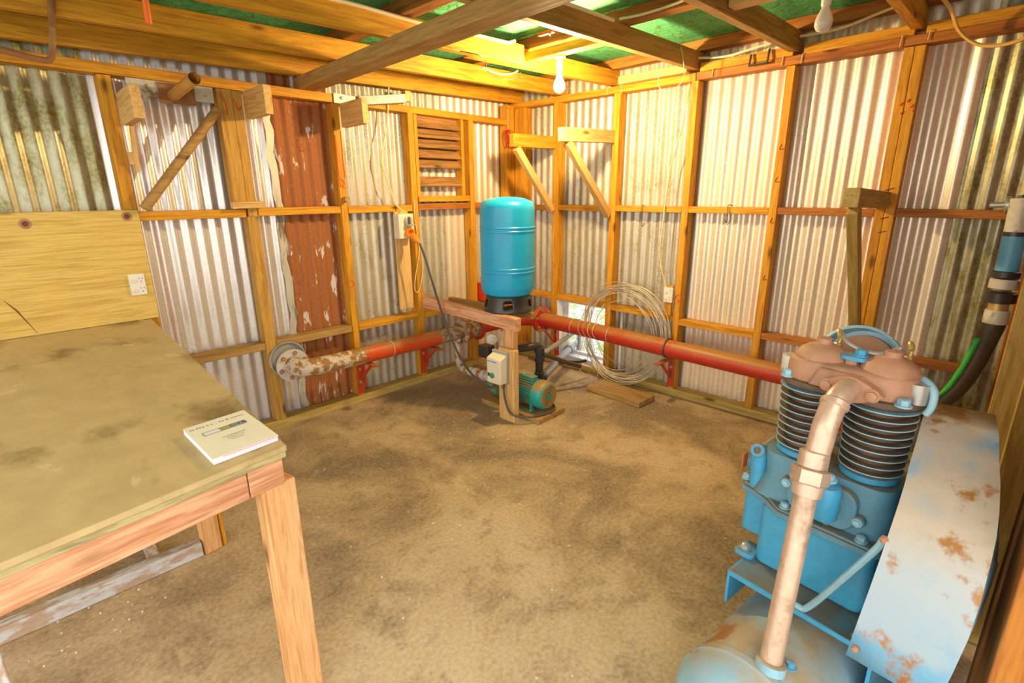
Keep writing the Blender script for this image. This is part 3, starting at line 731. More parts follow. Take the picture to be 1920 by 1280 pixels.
mb = MB(); mb.lathe([(.08, 0), (.11, .0), (.11, .02), (.07, .02)], (-.68, -.15, .425), (1, 0, 0), 26); mb.tube(spline([(-.66, -.15, .425), (-.5, -.15, .425), (-.30, -.16, .425), (-.19, -.22, .43), (-.155, -.33, .445), (-.15, -.420, .462)], 5), .065, 20); obj('corner_bend', mb, M['red_dusty'], t)
obj('clamp_wire', MB().tube([(-1.60+.0*a, -.157+.066*math.cos(a), .434+.066*math.sin(a)) for a in [2*PI*k/22 for k in range(22)]], .003, 6, closed=True), M['wire'], t)
obj('drop_pipe', MB().tube(spline([(-.90, -.15, .40), (-.905, -.15, .30), (-.91, -.155, .20), (-.93, -.20, .145), (-.96, -.27, .135)], 5), .03, 14), M['rustwhite'], t)

t = thing('water_main', (-.15, -1.5, 0), 'long dusty red pipe with end flange along the right wall', 'pipe')
pr = [V((-.15, -.44, .467)), V((-.15, -3.4, .41))]
dr = (pr[1]-pr[0]).normalized()
obj('pipe', MB().cyl(pr[0], pr[1], .068, 26), M['red_dusty'], t)
mb = MB(); mb.lathe([(.067, 0), (.118, 0), (.118, .018), (.067, .018)], pr[0]+dr*.045, dr, 28); fl = obj('flange', mb, M['red_dusty'], t)
mb = MB(); mb.lathe([(.067, 0), (.118, 0), (.118, .016), (.067, .016)], pr[0]+dr*.022, dr, 28); fl2 = obj('flange', mb, M['red_dusty'], t)
u = dr.orthogonal().normalized(); w = dr.cross(u)
for k in range(6):
    a = k*PI/3; obj('bolt', MB().bolt(pr[0]+dr*.064+(u*math.cos(a)+w*math.sin(a))*.092, dr, .012, .014), M['rustbolt'], fl)
for q, rr, m_ in ((.80, .0025, M['wire']), (.42, .0025, M['wire']), (1.32, .006, M['dark_steel'])):
    c = pr[0]+dr*q; obj('wire_tie', MB().tube([c+(u*math.cos(a)+w*math.sin(a))*.072 for a in [2*PI*k/24 for k in range(24)]], rr, 6, closed=True), m_, t)

def pipe_bracket(pos, ax_wall, zp, label, mat=M['red']):
    """wall post, top arm and brace; ax_wall = outward normal of the wall"""
    n = V(ax_wall); p = V(pos); sd = V((0, 0, 1)).cross(n)
    t = thing('pipe_bracket', p, label, 'bracket', 'red steel pipe brackets')
    timber('post', p+n*.006+V((0, 0, .004)), p+n*.006+V((0, 0, zp)), .055, .008, mat, t, n, .001)
    timber('post_web', p+n*.026+sd*.025+V((0, 0, .06)), p+n*.026+sd*.025+V((0, 0, zp)), .006, .04, mat, t, n, .001)
    timber('arm', p+n*.01+V((0, 0, zp)), p+n*.27+V((0, 0, zp+.004)), .045, .01, M['rust'] if mat is not M['red'] else M['red_dusty'], t, (0, 0, 1), .001)
    timber('brace', p+n*.012+V((0, 0, zp-.17)), p+n*.18+V((0, 0, zp-.01)), .025, .012, mat, t, (0, 0, 1), .001)
    for z_ in (.10, zp-.08): obj('bolt', MB().bolt(p+n*.011+V((0, 0, z_)), n, .008, .008), M['steel'], t)
pipe_bracket((-1.795, 0, .075), (0, -1, 0), .285, 'red steel bracket under the left pipe, below the rusted sheet')
pipe_bracket((-1.18, 0, .085), (0, -1, 0), .265, 'red steel bracket under the left pipe, nearer the corner')
pipe_bracket((0, -1.735, .075), (-1, 0, 0), .25, 'red steel bracket under the long right pipe, below the outlet')
pipe_bracket((0, -.548, .085), (-1, 0, 0), .295, 'red steel bracket under the right pipe flange, left of the window')
pipe_bracket((0, -2.95, .075), (-1, 0, 0), .25, 'red steel bracket under the right pipe behind the compressor')

# ------------------------------------------------------------------ pressure tank on its stand
t = thing('tank_stand', (-1.2, -.6, 0), 'pinkish timber stand, a level beam on a post, carrying the blue tank', 'stand')
timber('beam', (-1.13, -.004, .722), (-1.205, -1.17, .722), .05, .092, M['apron'], t)
timber('post', (-1.185, -1.07, .05), (-1.185, -1.07, .675), .05, .10, M['bench_frame'], t, (0, 1, 0))
timber('foot_board', (-1.236, -1.10, .001), (-1.236, -1.10, .545), .048, .155, M['timber_pale'], t, (0, 1, 0))
timber('cross_bearer', (-1.15, -.86, .742), (-.78, -.86, .742), .09, .05, M['timber_old'], t)
timber('back_bearer', (-.86, -.02, .70), (-.86, -1.0, .70), .05, .045, M['timber_old'], t)
cx, cy = -1.03, -.90
t = thing('pressure_tank', (cx, cy, .77), 'tall bright blue steel pressure tank on a black plastic base ring', 'tank')
R = .197
prof = [(.02, .872), (.10, .873), (.155, .882), (.183, .90), (.194, .925), (R, .95)]
for z in (1.06, 1.085, 1.345, 1.37): prof += [(R, z-.008), (R+.0035, z-.004), (R+.0035, z+.004), (R, z+.008)]
prof += [(R, 1.49), (.195, 1.515), (.186, 1.535), (.165, 1.552), (.12, 1.568), (.06, 1.577), (.01, 1.579)]
obj('vessel', MB().lathe(prof, (cx, cy, 0), (0, 0, 1), 56), M['tankblue'], t, 0, 30)
# base skirt with oval openings
mb = MB(); n = 110; rows = 12
for i in range(rows+1):
    q = i/rows; r = .186-.022*q-.004*math.sin(PI*q); z = .770+.115*q
    mb.v += [V((cx+r*math.cos(2*PI*k/n), cy+r*math.sin(2*PI*k/n), z)) for k in range(n)]
for i in range(rows):
    for k in range(n):
        d = ((k+9) % 22-11)/3.6; e = ((i+.5)/rows-.5)/.26
        if d*d+e*e < 1: continue
        mb.f.append([i*n+k, i*n+(k+1) % n, (i+1)*n+(k+1) % n, (i+1)*n+k]); mb.mi.append(0)
o = obj('base_ring', mb, M['black'], t, 0, 60); m_ = o.modifiers.new('wall', 'SOLIDIFY'); m_.thickness = .006; m_.offset = -1
t = thing('red_can', (-.44, -.03, .63), 'red can with yellow cap on the rail behind the blue tank', 'can')
obj('can_body', MB().box((-.50, -.10, .628), (-.37, .035, .80)), M['jerry'], t, .012)
obj('cap', MB().lathe([(.05, 0), (.055, .01), (.055, .045), (.045, .055)], (-.435, -.035, .80)), M['yellow_cap'], t)

# ------------------------------------------------------------------ pump set
tag(timber('pump_base_plank', (-1.01, -.72, .021), (-1.01, -1.325, .021), .30, .042, M['timber_old'], None), 'thick wooden base plank under the teal pump motor', 'plank')
t = thing('water_pump', (-1.01, -1.0, .042), 'teal electric motor with green pump head on the wooden base plank', 'pump')
mx, mz = -1.01, .168
obj('motor_body', MB().cyl((mx, -1.215, mz), (mx, -.965, mz), .088, 32), M['teal'], t)
mb = MB()
for k in range(30):
    a = 2*PI*k/30; c = V((mx+.094*math.cos(a), 0, mz+.094*math.sin(a))); e = V((math.cos(a), 0, math.sin(a))); f_ = V((-e.z, 0, e.x))
    mb.hexa([c+e*p+f_*q+V((0, -1.20, 0)) for p, q in ((-.012, -.0022), (.008, -.0022), (.008, .0022), (-.012, .0022))], [c+e*p+f_*q+V((0, -.985, 0)) for p, q in ((-.012, -.0022), (.008, -.0022), (.008, .0022), (-.012, .0022))])
obj('cooling_fins', mb, M['teal'], t)
cov = obj('fan_cover', MB().lathe([(.104, 0), (.107, .015), (.107, .07), (.098, .09), (.086, .096), (.086, .092), (.02, .09)], (mx, -1.19, mz), (0, -1, 0), 40), M['teal'], t)
mb = MB()
for r in (.082, .07, .058, .046, .034): mb.lathe([(r+.0035, 0), (r+.0035, .006), (r-.0035, .006), (r-.0035, 0)], (mx, -1.284, mz), (0, -1, 0), 32, False)
mb.cur = 1; mb.lathe([(.087, 0), (.087, .002)], (mx, -1.281, mz), (0, -1, 0), 32)
obj('grille', mb, [M['brass'], M['dark_steel']], cov)
obj('badge', MB().box((mx-.022, -1.294, mz-.022), (mx+.022, -1.288, mz+.022)), M['teal'], cov, .002)
mb = MB()
for sx in (-1, 1):
    mb = MB(); mb.box((mx+sx*.085-.022, -1.21, .043), (mx+sx*.085+.022, -.99, .058)); mb.box((mx+sx*.07-.012, -1.19, .05), (mx+sx*.07+.012, -1.17, .12)); mb.box((mx+sx*.07-.012, -1.03, .05), (mx+sx*.07+.012, -1.01, .12)); obj('foot', mb, M['teal'], t, .002)
for q_ in (-.09, .09): obj('foot_bolt', MB().bolt((mx+q_, -1.19, .058), (0, 0, 1), .008), M['steel'], t)
obj('terminal_box', MB().box((mx-.03, -1.15, .245), (mx+.04, -1.04, .285)), M['teal'], t, .005)
obj('adaptor', MB().lathe([(.088, 0), (.10, .02), (.10, .05), (.07, .09), (.07, .13)], (mx, -.965, mz), (0, 1, 0), 28), M['teal'], t)
obj('volute', MB().lathe([(.07, 0), (.112, .01), (.122, .03), (.122, .075), (.108, .095), (.05, .10)], (mx, -.845, mz), (0, 1, 0), 32), M['green_pump'], t)
mb = MB(); mb.tube(spline([(mx, -.76, mz), (mx, -.70, mz), (mx+.005, -.60, .155), (mx+.02, -.45, .145), (mx+.04, -.33, .137), (mx+.045, -.285, .136)], 4), .026, 14)
sp = obj('suction_pipe', mb, M['white_pvc'], t)
for y, r, mt in ((-.70, .043, 'copper'), (-.65, .038, 'white_pvc'), (-.60, .044, 'white_pvc'), (-.55, .036, 'copper'), (-.49, .043, 'white_pvc'), (-.43, .04, 'white_pvc'), (-.37, .037, 'brass')):
    z = .157-(-.6-y)*-.0 ; f = (y+.76)/.5
    obj('pipe_fitting', MB().lathe([(r*.9, 0), (r, .006), (r, .034), (r*.9, .04)], (mx+.04*max(0, f), y, mz-.034*min(1, max(0, f))), (0.06, 1, -.05), 8 if mt != 'white_pvc' else 18), M[mt], sp)
# riser, pressure switch and gauge
rs = obj('riser', MB().tube([(mx, -.80, .28), (mx, -.80, .44)], .024, 14), M['brass'], t)
obj('tee', MB().cyl((mx-.06, -.80, .385), (mx+.05, -.80, .385), .03, 16), M['white_pvc'], rs)
obj('pressure_switch', MB().box((mx-.10, -.75, .36), (mx-.02, -.64, .455)), M['black'], t, .006)
ga = obj('pressure_gauge', MB().lathe([(.04, 0), (.042, .004), (.042, .03), (.03, .034)], (mx-.02, -.72, .505), (-.7, -.7, .1), 24), M['white_pvc'], t)
obj('valve', MB().lathe([(.03, 0), (.036, .005), (.036, .05), (.026, .06), (.026, .10), (.036, .105), (.036, .13)], (mx+.03, -.80, .44), (.15, .1, 1), 16), M['white_pvc'], t)
# motor starter on the post
t = thing('motor_starter', (-1.29, -1.06, .29), 'cream motor starter box with green button on the tank stand post', 'switch box')
mb = MB(); mb.hexa([V((x, y, .30)) for x, y in ((-1.262, -1.125), (-1.345, -1.125), (-1.345, -.985), (-1.262, -.985))], [V((-1.262, -1.125, .52)), V((-1.345, -1.125, .485)), V((-1.345, -.985, .485)), V((-1.262, -.985, .52))])
obj('cover', mb, M['cream'], t, .008)
obj('back_box', MB().box((-1.285, -1.129, .293), (-1.2605, -.981, .53)), M['knob'], t, .004)
obj('start_button', MB().lathe([(.02, 0), (.02, .008), (.017, .010)], (-1.345, -1.045, .36), (-1, 0, 0), 20), M['green_btn'], t)
obj('stop_button', MB().box((-1.350, -1.02, .35), (-1.344, -1.0, .375)), M['dark_steel'], t, .002)
obj('label_strip', MB().box((-1.3468, -1.085, .458), (-1.3445, -.995, .466)), M['bluepipe'], t)
obj('cable_gland', MB().lathe([(.012, 0), (.012, .03)], (-1.29, -1.10, .293), (0, 0, -1), 10), M['dark_steel'], t)
tag(cable('motor_lead', [(-1.29, -1.10, .27), (-1.288, -1.115, .17), (-1.277, -1.165, .075), (-1.20, -1.25, .053), (-1.10, -1.295, .052), (-.99, -1.31, .053), (-.92, -1.27, .055), (-.885, -1.20, .06), (-.878, -1.12, .085), (-.895, -1.09, .13)], .008, M['cable_dark'], n=8), 'dark cable looping from the starter around the teal motor', 'cable')

# black and grey pipework to the window
t = thing('pipework', (-.75, -.95, 0), 'black and grey plastic pipework leading from the tank out of the low window', 'pipe')
obj('black_elbow_pipe', MB().tube(spline([(-.98, -.86, .43), (-.86, -.93, .435), (-.79, -.97, .44), (-.765, -.985, .42), (-.765, -.985, .33), (-.765, -.985, .20), (-.755, -.985, .155), (-.70, -.96, .15), (-.66, -.945, .15)], 5), .032, 16), M['black'], t)
for z in (.405, .33, .20): obj('coupling', MB().lathe([(.033, 0), (.041, .004), (.041, .04), (.033, .044)], (-.765, -.985, z-.02), (0, 0, 1), 18), M['black'], t)
obj('coupling', MB().lathe([(.034, 0), (.042, .004), (.042, .05), (.034, .054)], (-.72, -.967, .15), (.9, .4, 0), 18), M['black'], t)
obj('grey_pipe', MB().cyl((-.68, -.95, .15), (.20, -.62, .19), .034, 18), M['grey_pvc'], t)
mb = MB(); mb.lathe([(.036, 0), (.045, .004), (.045, .05), (.036, .054)], (-.02, -.70, .18), (.9, .34, .04), 18); obj('coupling', mb, M['grey_pvc'], t)
obj('grey_pipe', MB().cyl((-.70, -.975, .36), (.17, -.70, .362), .021, 14), M['grey_pvc'], t)
obj('fitting', MB().cyl((-.76, -.99, .36), (-.66, -.96, .36), .026, 12), M['grey_pvc'], t); obj('fitting', MB().cyl((.0, -.755, .361), (.06, -.735, .361), .028, 14), M['grey_pvc'], t)
obj('down_pipe', MB().cyl((.15, -.705, .40), (.15, -.705, .05), .02, 12), M['grey_pvc'], t); obj('down_pipe', MB().cyl((.22, -.64, .43), (.22, -.64, -.05), .02, 12), M['grey_pvc'], t)
obj('hose', MB().tube([(-.74, -1.0, .37), (-.52, -1.08, .26), (-.40, -1.12, .21)], .018, 12), M['hose'], t)
obj('brass_valve', MB().tube([(-.40, -1.12, .21), (-.30, -1.155, .165), (-.298, -1.156, .164), (-.255, -1.17, .145)], [.024, .024, .017, .017], 8), M['brass'], t)
obj('tap_lever', MB().tube([(-.50, -.98, .235), (-.28, -1.02, .20), (-.20, -1.03, .19)], .016, 8), M['black'], t)

# ------------------------------------------------------------------ wire coil, plank, hooks
mb = MB()
for i in range(15):
    c = V((0, -1.265+random.uniform(-.06, .03), .46)); R0 = random.uniform(.36, .44) if i > 3 else random.uniform(.27, .36)
    ph = random.random()*6; pts = []
    for k in range(40):
        a = 2*PI*k/40; r = R0*(1+.03*math.sin(2*a+ph)+.02*math.sin(3*a+ph*2))
        z = max(.012, c.z+r*math.sin(a)); y = c.y+r*math.cos(a)
        pts.append((-.135+.100*min(1, z/.34) if z < .6 else -.035-.007*(i % 5), y, z))
    mb.tube(pts, .0031, 5, closed=True)
for q in range(4):
    y = -1.0-.05*q; mb.tube(spline([(-.05, y, .78-.05*q), (-.24, y+.03, .5), (-.235, y-.02, .38), (-.14, y+.10-.06*q, .12), (-.2, y-.05, .03)], 6), .002, 5)
tag(obj('wire_coil', mb, M['wire']), 'big loose coil of fencing wire leaning on the right wall behind the red pipe', 'wire')
tag(timber('floor_plank', (-.27, -1.18, .024), (-.30, -1.70, .024), .22, .046, M['timber_old'], None, (0, 0, 1), .005), 'short thick plank lying on the floor below the wire coil', 'plank')
tag(obj('wire_hook', MB().tube(spline([(-.006, -2.09, 1.505), (-.012, -2.06, 1.51), (-.012, -2.06, 1.46), (-.012, -2.062, 1.39), (-.012, -2.045, 1.41)], 5), .003, 6).tube(spline([(-.012, -2.062, 1.375), (-.012, -2.085, 1.41), (-.012, -2.075, 1.47)], 5), .0025, 6), M['dark_steel']), 'forked wire hook on the middle rail, right of the drooping cream cable and low outlet', 'hook')
tag(obj('steel_hook', MB().tube([(-.012, -2.105, 2.44), (-.03, -2.105, 2.375), (-.03, -2.215, 2.375), (-.012, -2.215, 2.455)], .008, 8), M['dark_steel']), 'dark square steel hook on the right wall plate', 'hook')
for i, (y, z, L_) in enumerate(((-1.15, 2.395, .06), (-1.02, 2.39, .05), (-1.86, 2.40, .05), (-2.30, 2.40, .05), (-2.41, 2.40, .055), (-2.90, 2.405, .06), (-3.02, 2.41, .05))):
    tag(obj('bent_nail', MB().tube([(.0, y, z), (-.006, y, z-.005), (-.008, y+.004, z-L_)], .003, 6), M['rope']), ('nail hanging on the plate under the loose pale timber', 'nail on the plate just right of the lit bulb', 'nail on the plate right of the hanging loop', 'nail on the plate left of the rafter by the fourth stud', 'nail on the plate right of the fourth stud', 'nail on the plate at the doubled stud, left side', 'nail on the plate right of the doubled stud')[i], 'nail', 'nails on the right wall plate')

# ------------------------------------------------------------------ overhead cables and lamps
def zr(x, y): return rbot(x, y)
tag(obj('conduit', MB().tube(spline([(-2.75, -1.112, zr(-2.75, -1.1)+.10), (-2.3, -1.112, zr(-2.3, -1.1)+.105), (-1.9, -1.112, zr(-1.9, -1.1)+.092), (-1.62, -1.112, zr(-1.62, -1.1)+.088)], 4), .009, 8), M['cream']), 'white conduit clipped along the rafter left of the cross beam', 'conduit')
tag(obj('conduit', MB().tube([(-1.5, -1.112, zr(-1.5, -1.1)+.10), (-1.22, -1.112, zr(-1.22, -1.1)+.10), (-1.18, -1.13, zr(-1.2, -1.1)+.115)], .009, 8), M['cream']), 'short white conduit on the cut rafter near the lit bulb', 'conduit')
tag(obj('conduit', MB().tube([(-1.55, -1.76, zr(-1.5, -1.76)+.105), (-1.08, -1.762, zr(-1.08, -1.76)+.105)], .010, 8), M['cream']), 'white conduit along the rafter right of the cross beam', 'conduit')
tag(cable('ceiling_cable', [(-1.05, -1.78, 2.50), (-.985, -1.9, 2.515), (-.99, -2.1, 2.525), (-1.0, -2.25, 2.55), (-1.02, -2.5, 2.56)], .007, M['cream']), 'cream cable along the purlin right of the cross beam', 'cable')
tag(cable('ceiling_cable', [(-.03, -1.76, 2.475), (-.03, -1.95, 2.455), (-.03, -2.15, 2.475), (-.02, -2.33, 2.50)], .007, M['cream']), 'cream cable sagging above the right wall plate beyond the hanging loop', 'cable')
tag(cable('ceiling_cable', [(-.03, -2.39, 2.49), (-.04, -2.6, 2.49), (-.05, -2.8, 2.53), (-.06, -2.94, 2.56)], .008, M['cream_cable']), 'beige cable above the right wall plate behind the unlit bulb', 'cable')
tag(cable('ceiling_cable', [(-.25, -3.02, 2.55), (-.16, -3.10, 2.46), (-.09, -3.15, 2.36), (-.08, -3.24, 2.285), (-.10, -3.36, 2.27), (-.14, -3.45, 2.31), (-.2, -3.54, 2.40)], .009, M['yellow_cable']), 'yellow cable drooping in a loop at the top right corner', 'cable')
tag(cable('ceiling_cable', [(-.90, -.535, 2.475), (-.75, -.56, 2.45), (-.62, -.57, 2.47), (-.55, -.56, 2.50)], .008, M['cream']), 'cream cable draped on the rafter in front of the lit bulb, above the louvre', 'cable')
tag(cable('hanging_loop', [(-.28, -1.752, 2.50), (-.26, -1.765, 2.43), (-.24, -1.77, 2.33), (-.25, -1.73, 2.27), (-.27, -1.68, 2.25), (-.28, -1.62, 2.28), (-.27, -1.60, 2.36), (-.26, -1.62, 2.41)], .003, M['rope']), 'thin pale string loop hanging from a rafter over the right wall', 'string')
tag(obj('orange_tag', MB().box((-1.42, -1.62, 2.398), (-1.40, -1.52, 2.412)).tube(spline([(-1.45, -1.67, 2.44), (-1.47, -1.65, 2.39), (-1.44, -1.62, 2.38), (-1.41, -1.60, 2.40)], 5), .004, 6), M['orange_red']), 'bright orange tag on a wire near the cross beam', 'tag')
tag(obj('hanging_rod', MB().tube([(-3.098, -1.08, 2.3265), (-3.101, -1.08, 2.212)], .011, 12), M['orange_red']), 'orange plastic rod hanging down at the top left', 'rod')
tag(obj('hanging_rod', MB().tube(spline([(-3.285, -.543, 2.42), (-3.305, -.543, 2.30), (-3.325, -.543, 2.19), (-3.338, -.543, 2.148), (-3.37, -.543, 2.138), (-3.53, -.543, 2.158), (-3.73, -.543, 2.172)], 6), .012, 10), M['rust']), 'bent brown steel rod hanging from the rafters at the top left', 'rod')
tag(cable('hanging_wire', [(-1.62, -1.12, 2.362), (-1.55, -1.2, 2.34), (-1.42, -1.12, 2.345), (-1.3, -1.0, 2.34), (-1.12, -.92, 2.315), (-1.0, -.98, 2.335), (-1.05, -1.05, 2.345)], .0025, M['dark_steel']), 'thin dark wire dangling below the cut rafter', 'wire')
def lamp(x, y, ztop, lit, label):
    t = thing('light_bulb', (x, y, ztop), label, 'light bulb')
    obj('lampholder', MB().lathe([(.036, 0), (.036, -.012), (.02, -.016), (.019, -.075), (.0165, -.085)], (x, y, ztop), (0, 0, 1), 24), M['lamp_white'], t)
    z = ztop-.085
    obj('bulb_glass', MB().lathe([(.0145, 0), (.018, -.012), (.03, -.035), (.0345, -.055), (.033, -.072), (.024, -.087), (.01, -.094), (.001, -.095)] if not lit else [(.013, 0), (.0145, -.02), (.02, -.04), (.031, -.062), (.035, -.082), (.033, -.10), (.024, -.114), (.01, -.121), (.001, -.122)], (x, y, z), (0, 0, 1), 28, False), M['bulb_lit'] if lit else M['pearl'], t)
lamp(-1.01, -1.34, 2.401, True, 'glowing warm light bulb under the roof near the room corner')
lamp(-1.05, -2.79, 2.424, False, 'unlit white light bulb hanging from the roof at the top right')

# ------------------------------------------------------------------ tap and hose at the right edge
t = thing('water_hose', (-.25, -3.5, .5), 'thick black hose with blue sleeve and green tape at the right edge of the wall', 'hose')
HP = [(-.25, -3.50, 1.52), (-.25, -3.512, 1.42), (-.25, -3.51, 1.36)]
def hz(z): return V((-.25, -3.538-.02*(1.4-z), z))
obj('cream_pipe', MB().cyl(hz(1.56), hz(1.40), .045, 20), M['white_pvc'], t)
obj('sleeve', MB().cyl(hz(1.385), hz(1.215), .046, 24), M['bluepipe'], t)
obj('clamp_collar', MB().lathe([(.05, 0), (.056, .004), (.056, .03), (.05, .034)], hz(1.185), (0, 0, 1), 22), M['black'], t)
obj('lock_nut', MB().lathe([(.05, 0), (.06, .004), (.06, .05), (.05, .055)], hz(1.06), (0, 0, 1), 10), M['black'], t)
obj('joint_ring', MB().lathe([(.047, 0), (.047, .02)], hz(1.385), (0, 0, 1), 22), M['black'], t)
obj('union_nut', MB().lathe([(.052, 0), (.058, .004), (.058, .045), (.052, .05)], hz(1.13), (0, 0, 1), 12), M['white_pvc'], t)
obj('nipple', MB().lathe([(.04, 0), (.04, .05)], hz(1.02), (0, 0, 1), 20), M['brass'], t)
obj('white_collar', MB().lathe([(.046, 0), (.05, .004), (.05, .065), (.046, .07)], hz(.955), (0, 0, 1), 22), M['white_pvc'], t)
hp = spline([hz(.96), V((-.25, -3.53, .86)), V((-.25, -3.505, .72)), V((-.25, -3.45, .56)), V((-.27, -3.36, .44)), V((-.32, -3.22, .33)), V((-.40, -3.05, .20)), V((-.48, -2.9, .05))], 6)
obj('hose', MB().tube(hp, .047, 18), M['hose'], t)
tp = [V((-.297, -3.50, .88)), V((-.297, -3.485, .80)), V((-.297, -3.465, .70)), V((-.297, -3.42, .57)), V((-.315, -3.34, .47))]
tq = spline(tp, 5); mb = MB(); vs = []
for i, p_ in enumerate(tq): w_ = .015 if i % 3 else .013; vs += [p_+V((.002, w_, 0)), p_+V((-.004, 0, 0)), p_+V((.0, -w_, .0))]
mb.add(vs, [(3*i+k, 3*i+k+1, 3*i+k+4, 3*i+k+3) for i in range(len(tq)-1) for k in (0, 1)]); o = obj('green_tape', mb, M['greentape'], t); m_ = o.modifiers.new('wall', 'SOLIDIFY'); m_.thickness = .004
t = thing('water_tap', (-.10, -3.45, 1.53), 'steel gate valve beside the hose on the right wall', 'tap')
obj('spindle', MB().cyl((-.14, -3.42, 1.525), (-.15, -3.55, 1.53), .014, 14), M['steel'], t)
obj('bonnet', MB().lathe([(.03, 0), (.042, .006), (.042, .02), (.032, .024), (.032, .034), (.046, .038), (.046, .06)], (-.145, -3.475, 1.527), (-.05, -1, .02), 20), M['steel'], t)
obj('valve_body', MB().lathe([(.045, 0), (.05, .02), (.05, .10), (.04, .12)], (-.15, -3.53, 1.53), (-.05, -1, .02), 20), M['dark_steel'], t)

# ------------------------------------------------------------------ air compressor
TH = math.radians(8); FA = V((math.cos(TH), -math.sin(TH), 0)); RB_ = V((-math.sin(TH), -math.cos(TH), 0)); O0 = V((-2.30, -3.25, 0))
def P(a, b, z): return O0+FA*a+RB_*b+V((0, 0, z))
def lbox(a0, a1, b0, b1, z0, z1, mb=None, ta=0, tb=0):
    mb = mb or MB()
    return mb.hexa([P(a, b, z0) for a, b in ((a0, b0), (a1, b0), (a1, b1), (a0, b1))], [P(a, b, z1) for a, b in ((a0+ta, b0+tb), (a1-ta, b0+tb), (a1-ta, b1-tb), (a0+ta, b1-tb))])
t = thing('air_compressor', P(.2, .05, 0), 'big old blue twin-cylinder air compressor with rusty belt guard at lower right', 'air compressor')
zt, bt, rt = .275, .045, .182
n = 40
prof = [(.005, -.115), (.06, -.108), (.11, -.092), (.15, -.065), (.175, -.035), (rt-.004, -.008), (rt+.003, 0), (rt+.003, .02), (rt, .024), (rt, .95), (rt+.003, .955), (rt-.004, .985), (.15, 1.04), (.06, 1.085), (.005, 1.09)]
obj('air_receiver', MB().lathe(prof, P(-.285, bt, zt), FA, 48), M['tank_paint'], t, 0, 35)
for a in (-.15, .5):
    for b in (-.10, .18):
        obj('foot', lbox(a-.03, a+.03, b-.025, b+.025, .0, .16).__class__().hexa([P(a-.03, b-.03, .0), P(a+.03, b-.03, .0), P(a+.03, b+.03, .0), P(a-.03, b+.03, .0)], [P(a-.03, b-.012, .17), P(a+.03, b-.012, .17), P(a+.03, b+.012, .17), P(a-.03, b+.012, .17)]), M['blue'], t)
# saddle platform
pl = obj('platform', lbox(-.06, .42, -.142, .235, .49, .5), M['blue_grime'], t, .002)
obj('platform_leg', lbox(-.06, .42, -.147, -.139, .385, .4995), M['blue'], pl)
obj('platform_leg', lbox(-.06, .42, .232, .24, .10, .4995), M['blue'], pl)
obj('platform_lip', lbox(-.064, -.058, -.142, .235, .487, .502), M['blue'], pl)
obj('platform_bolt', MB().lathe([(.012, 0), (.010, .006), (.004, .009)], P(-.035, .19, .50), (0, 0, 1), 16), M['brass'], t)
# sump
def rrect(a0, a1, b0, b1, r, n=4):
    pts = []
    for (ca, cb, st) in ((a1-r, b1-r, 0), (a0+r, b1-r, PI/2), (a0+r, b0+r, PI), (a1-r, b0+r, 1.5*PI)):
        for k in range(n+1):
            x = st+PI/2*k/n; pts.append((ca+r*math.cos(x), cb+r*math.sin(x)))
    return pts
mb = MB(); mb.prism([(p[0], p[1]) for p in rrect(.04, .32, -.125, .175, .03)], .503, .695, P)
mb.prism(rrect(.10, .27, -.205, -.10, .022), .545, .695, P)
su = obj('sump', mb, M['blue'], t, .006)
fl = [(.02, -.07), (.02, .17), (.05, .195), (.33, .195), (.34, -.10), (.29, -.20), (.26, -.225), (.12, -.225), (.085, -.205), (.075, -.16), (.055, -.115)]
mb = MB(); mb.prism(fl, .692, .712, P); mb.prism([(a*.98+.002, b*.97) for a, b in fl], .713, .722, P); obj('sump_flange', mb, M['blue_grime'], t, .003)
for a, b in ((.04, -.055), (.04, .14), (.11, -.205), (.25, -.205), (.06, .05)): obj('flange_bolt', MB().bolt(P(a, b, .722), (0, 0, 1), .0115, .015), M['fin'], t)
for a, b in ((.055, -.155), (.05, .205)):
    s_ = 1 if b > 0 else -1
    mb = MB(); mb.prism(rrect(a-.03, a+.045, b-.03 if s_ > 0 else b-.025, b+.025 if s_ > 0 else b+.035, .015), .501, .517, P); f_ = obj('mounting_foot', mb, M['blue'], su, .003)
    obj('foot_bolt', MB().bolt(P(a, b, .517), (0, 0, 1), .012, .013), M['steel'], su)
# crankcase upper half, tapering to the cylinder deck
def loft(rings, mb=None):
    mb = mb or MB(); n = len(rings[0]); o = len(mb.v)
    for r in rings: mb.v += [V(p) for p in r]
    for i in range(len(rings)-1):
        for k in range(n): mb.f.append([o+i*n+k, o+i*n+(k+1) % n, o+(i+1)*n+(k+1) % n, o+(i+1)*n+k]); mb.mi.append(mb.cur)
    mb.f.append([o+k for k in range(n)][::-1]); mb.f.append([o+(len(rings)-1)*n+k for k in range(n)]); mb.mi += [mb.cur]*2
    return mb
R_ = lambda a0, a1, b0, b1, r, z: [P(a, b, z) for a, b in rrect(a0, a1, b0, b1, r, 5)]
obj('crankcase', loft([R_(.055, .31, -.175, .185, .05, .72), R_(.056, .30, -.16, .185, .05, .75), R_(.06, .28, -.145, .185, .05, .79), R_(.062, .26, -.15, .18, .05, .825), R_(.065, .25, -.155, .18, .05, .862)]), M['blue_grime'], t, 0, 50)
mb = MB(); mb.cyl(P(.10, -.165, .72), P(.10, -.168, .835), .024, 18); mb.lathe([(.011, .0), (.020, .0), (.022, .004), (.020, .010), (.011, .010)], P(.082, -.168, .842), V(-FA*.9+V((0, 0, .5))), 18, False); mb.cyl(P(.115, -.165, .835), P(.19, -.165, .84), .018, 12)
obj('lifting_boss', mb, M['blue'], t)
mb = MB(); mb.lathe([(.05, 0), (.05, .03), (.042, .034)], P(.20, -.20, .755), -RB_, 24); obj('bearing_cover', mb, M['blue_grime'], t)
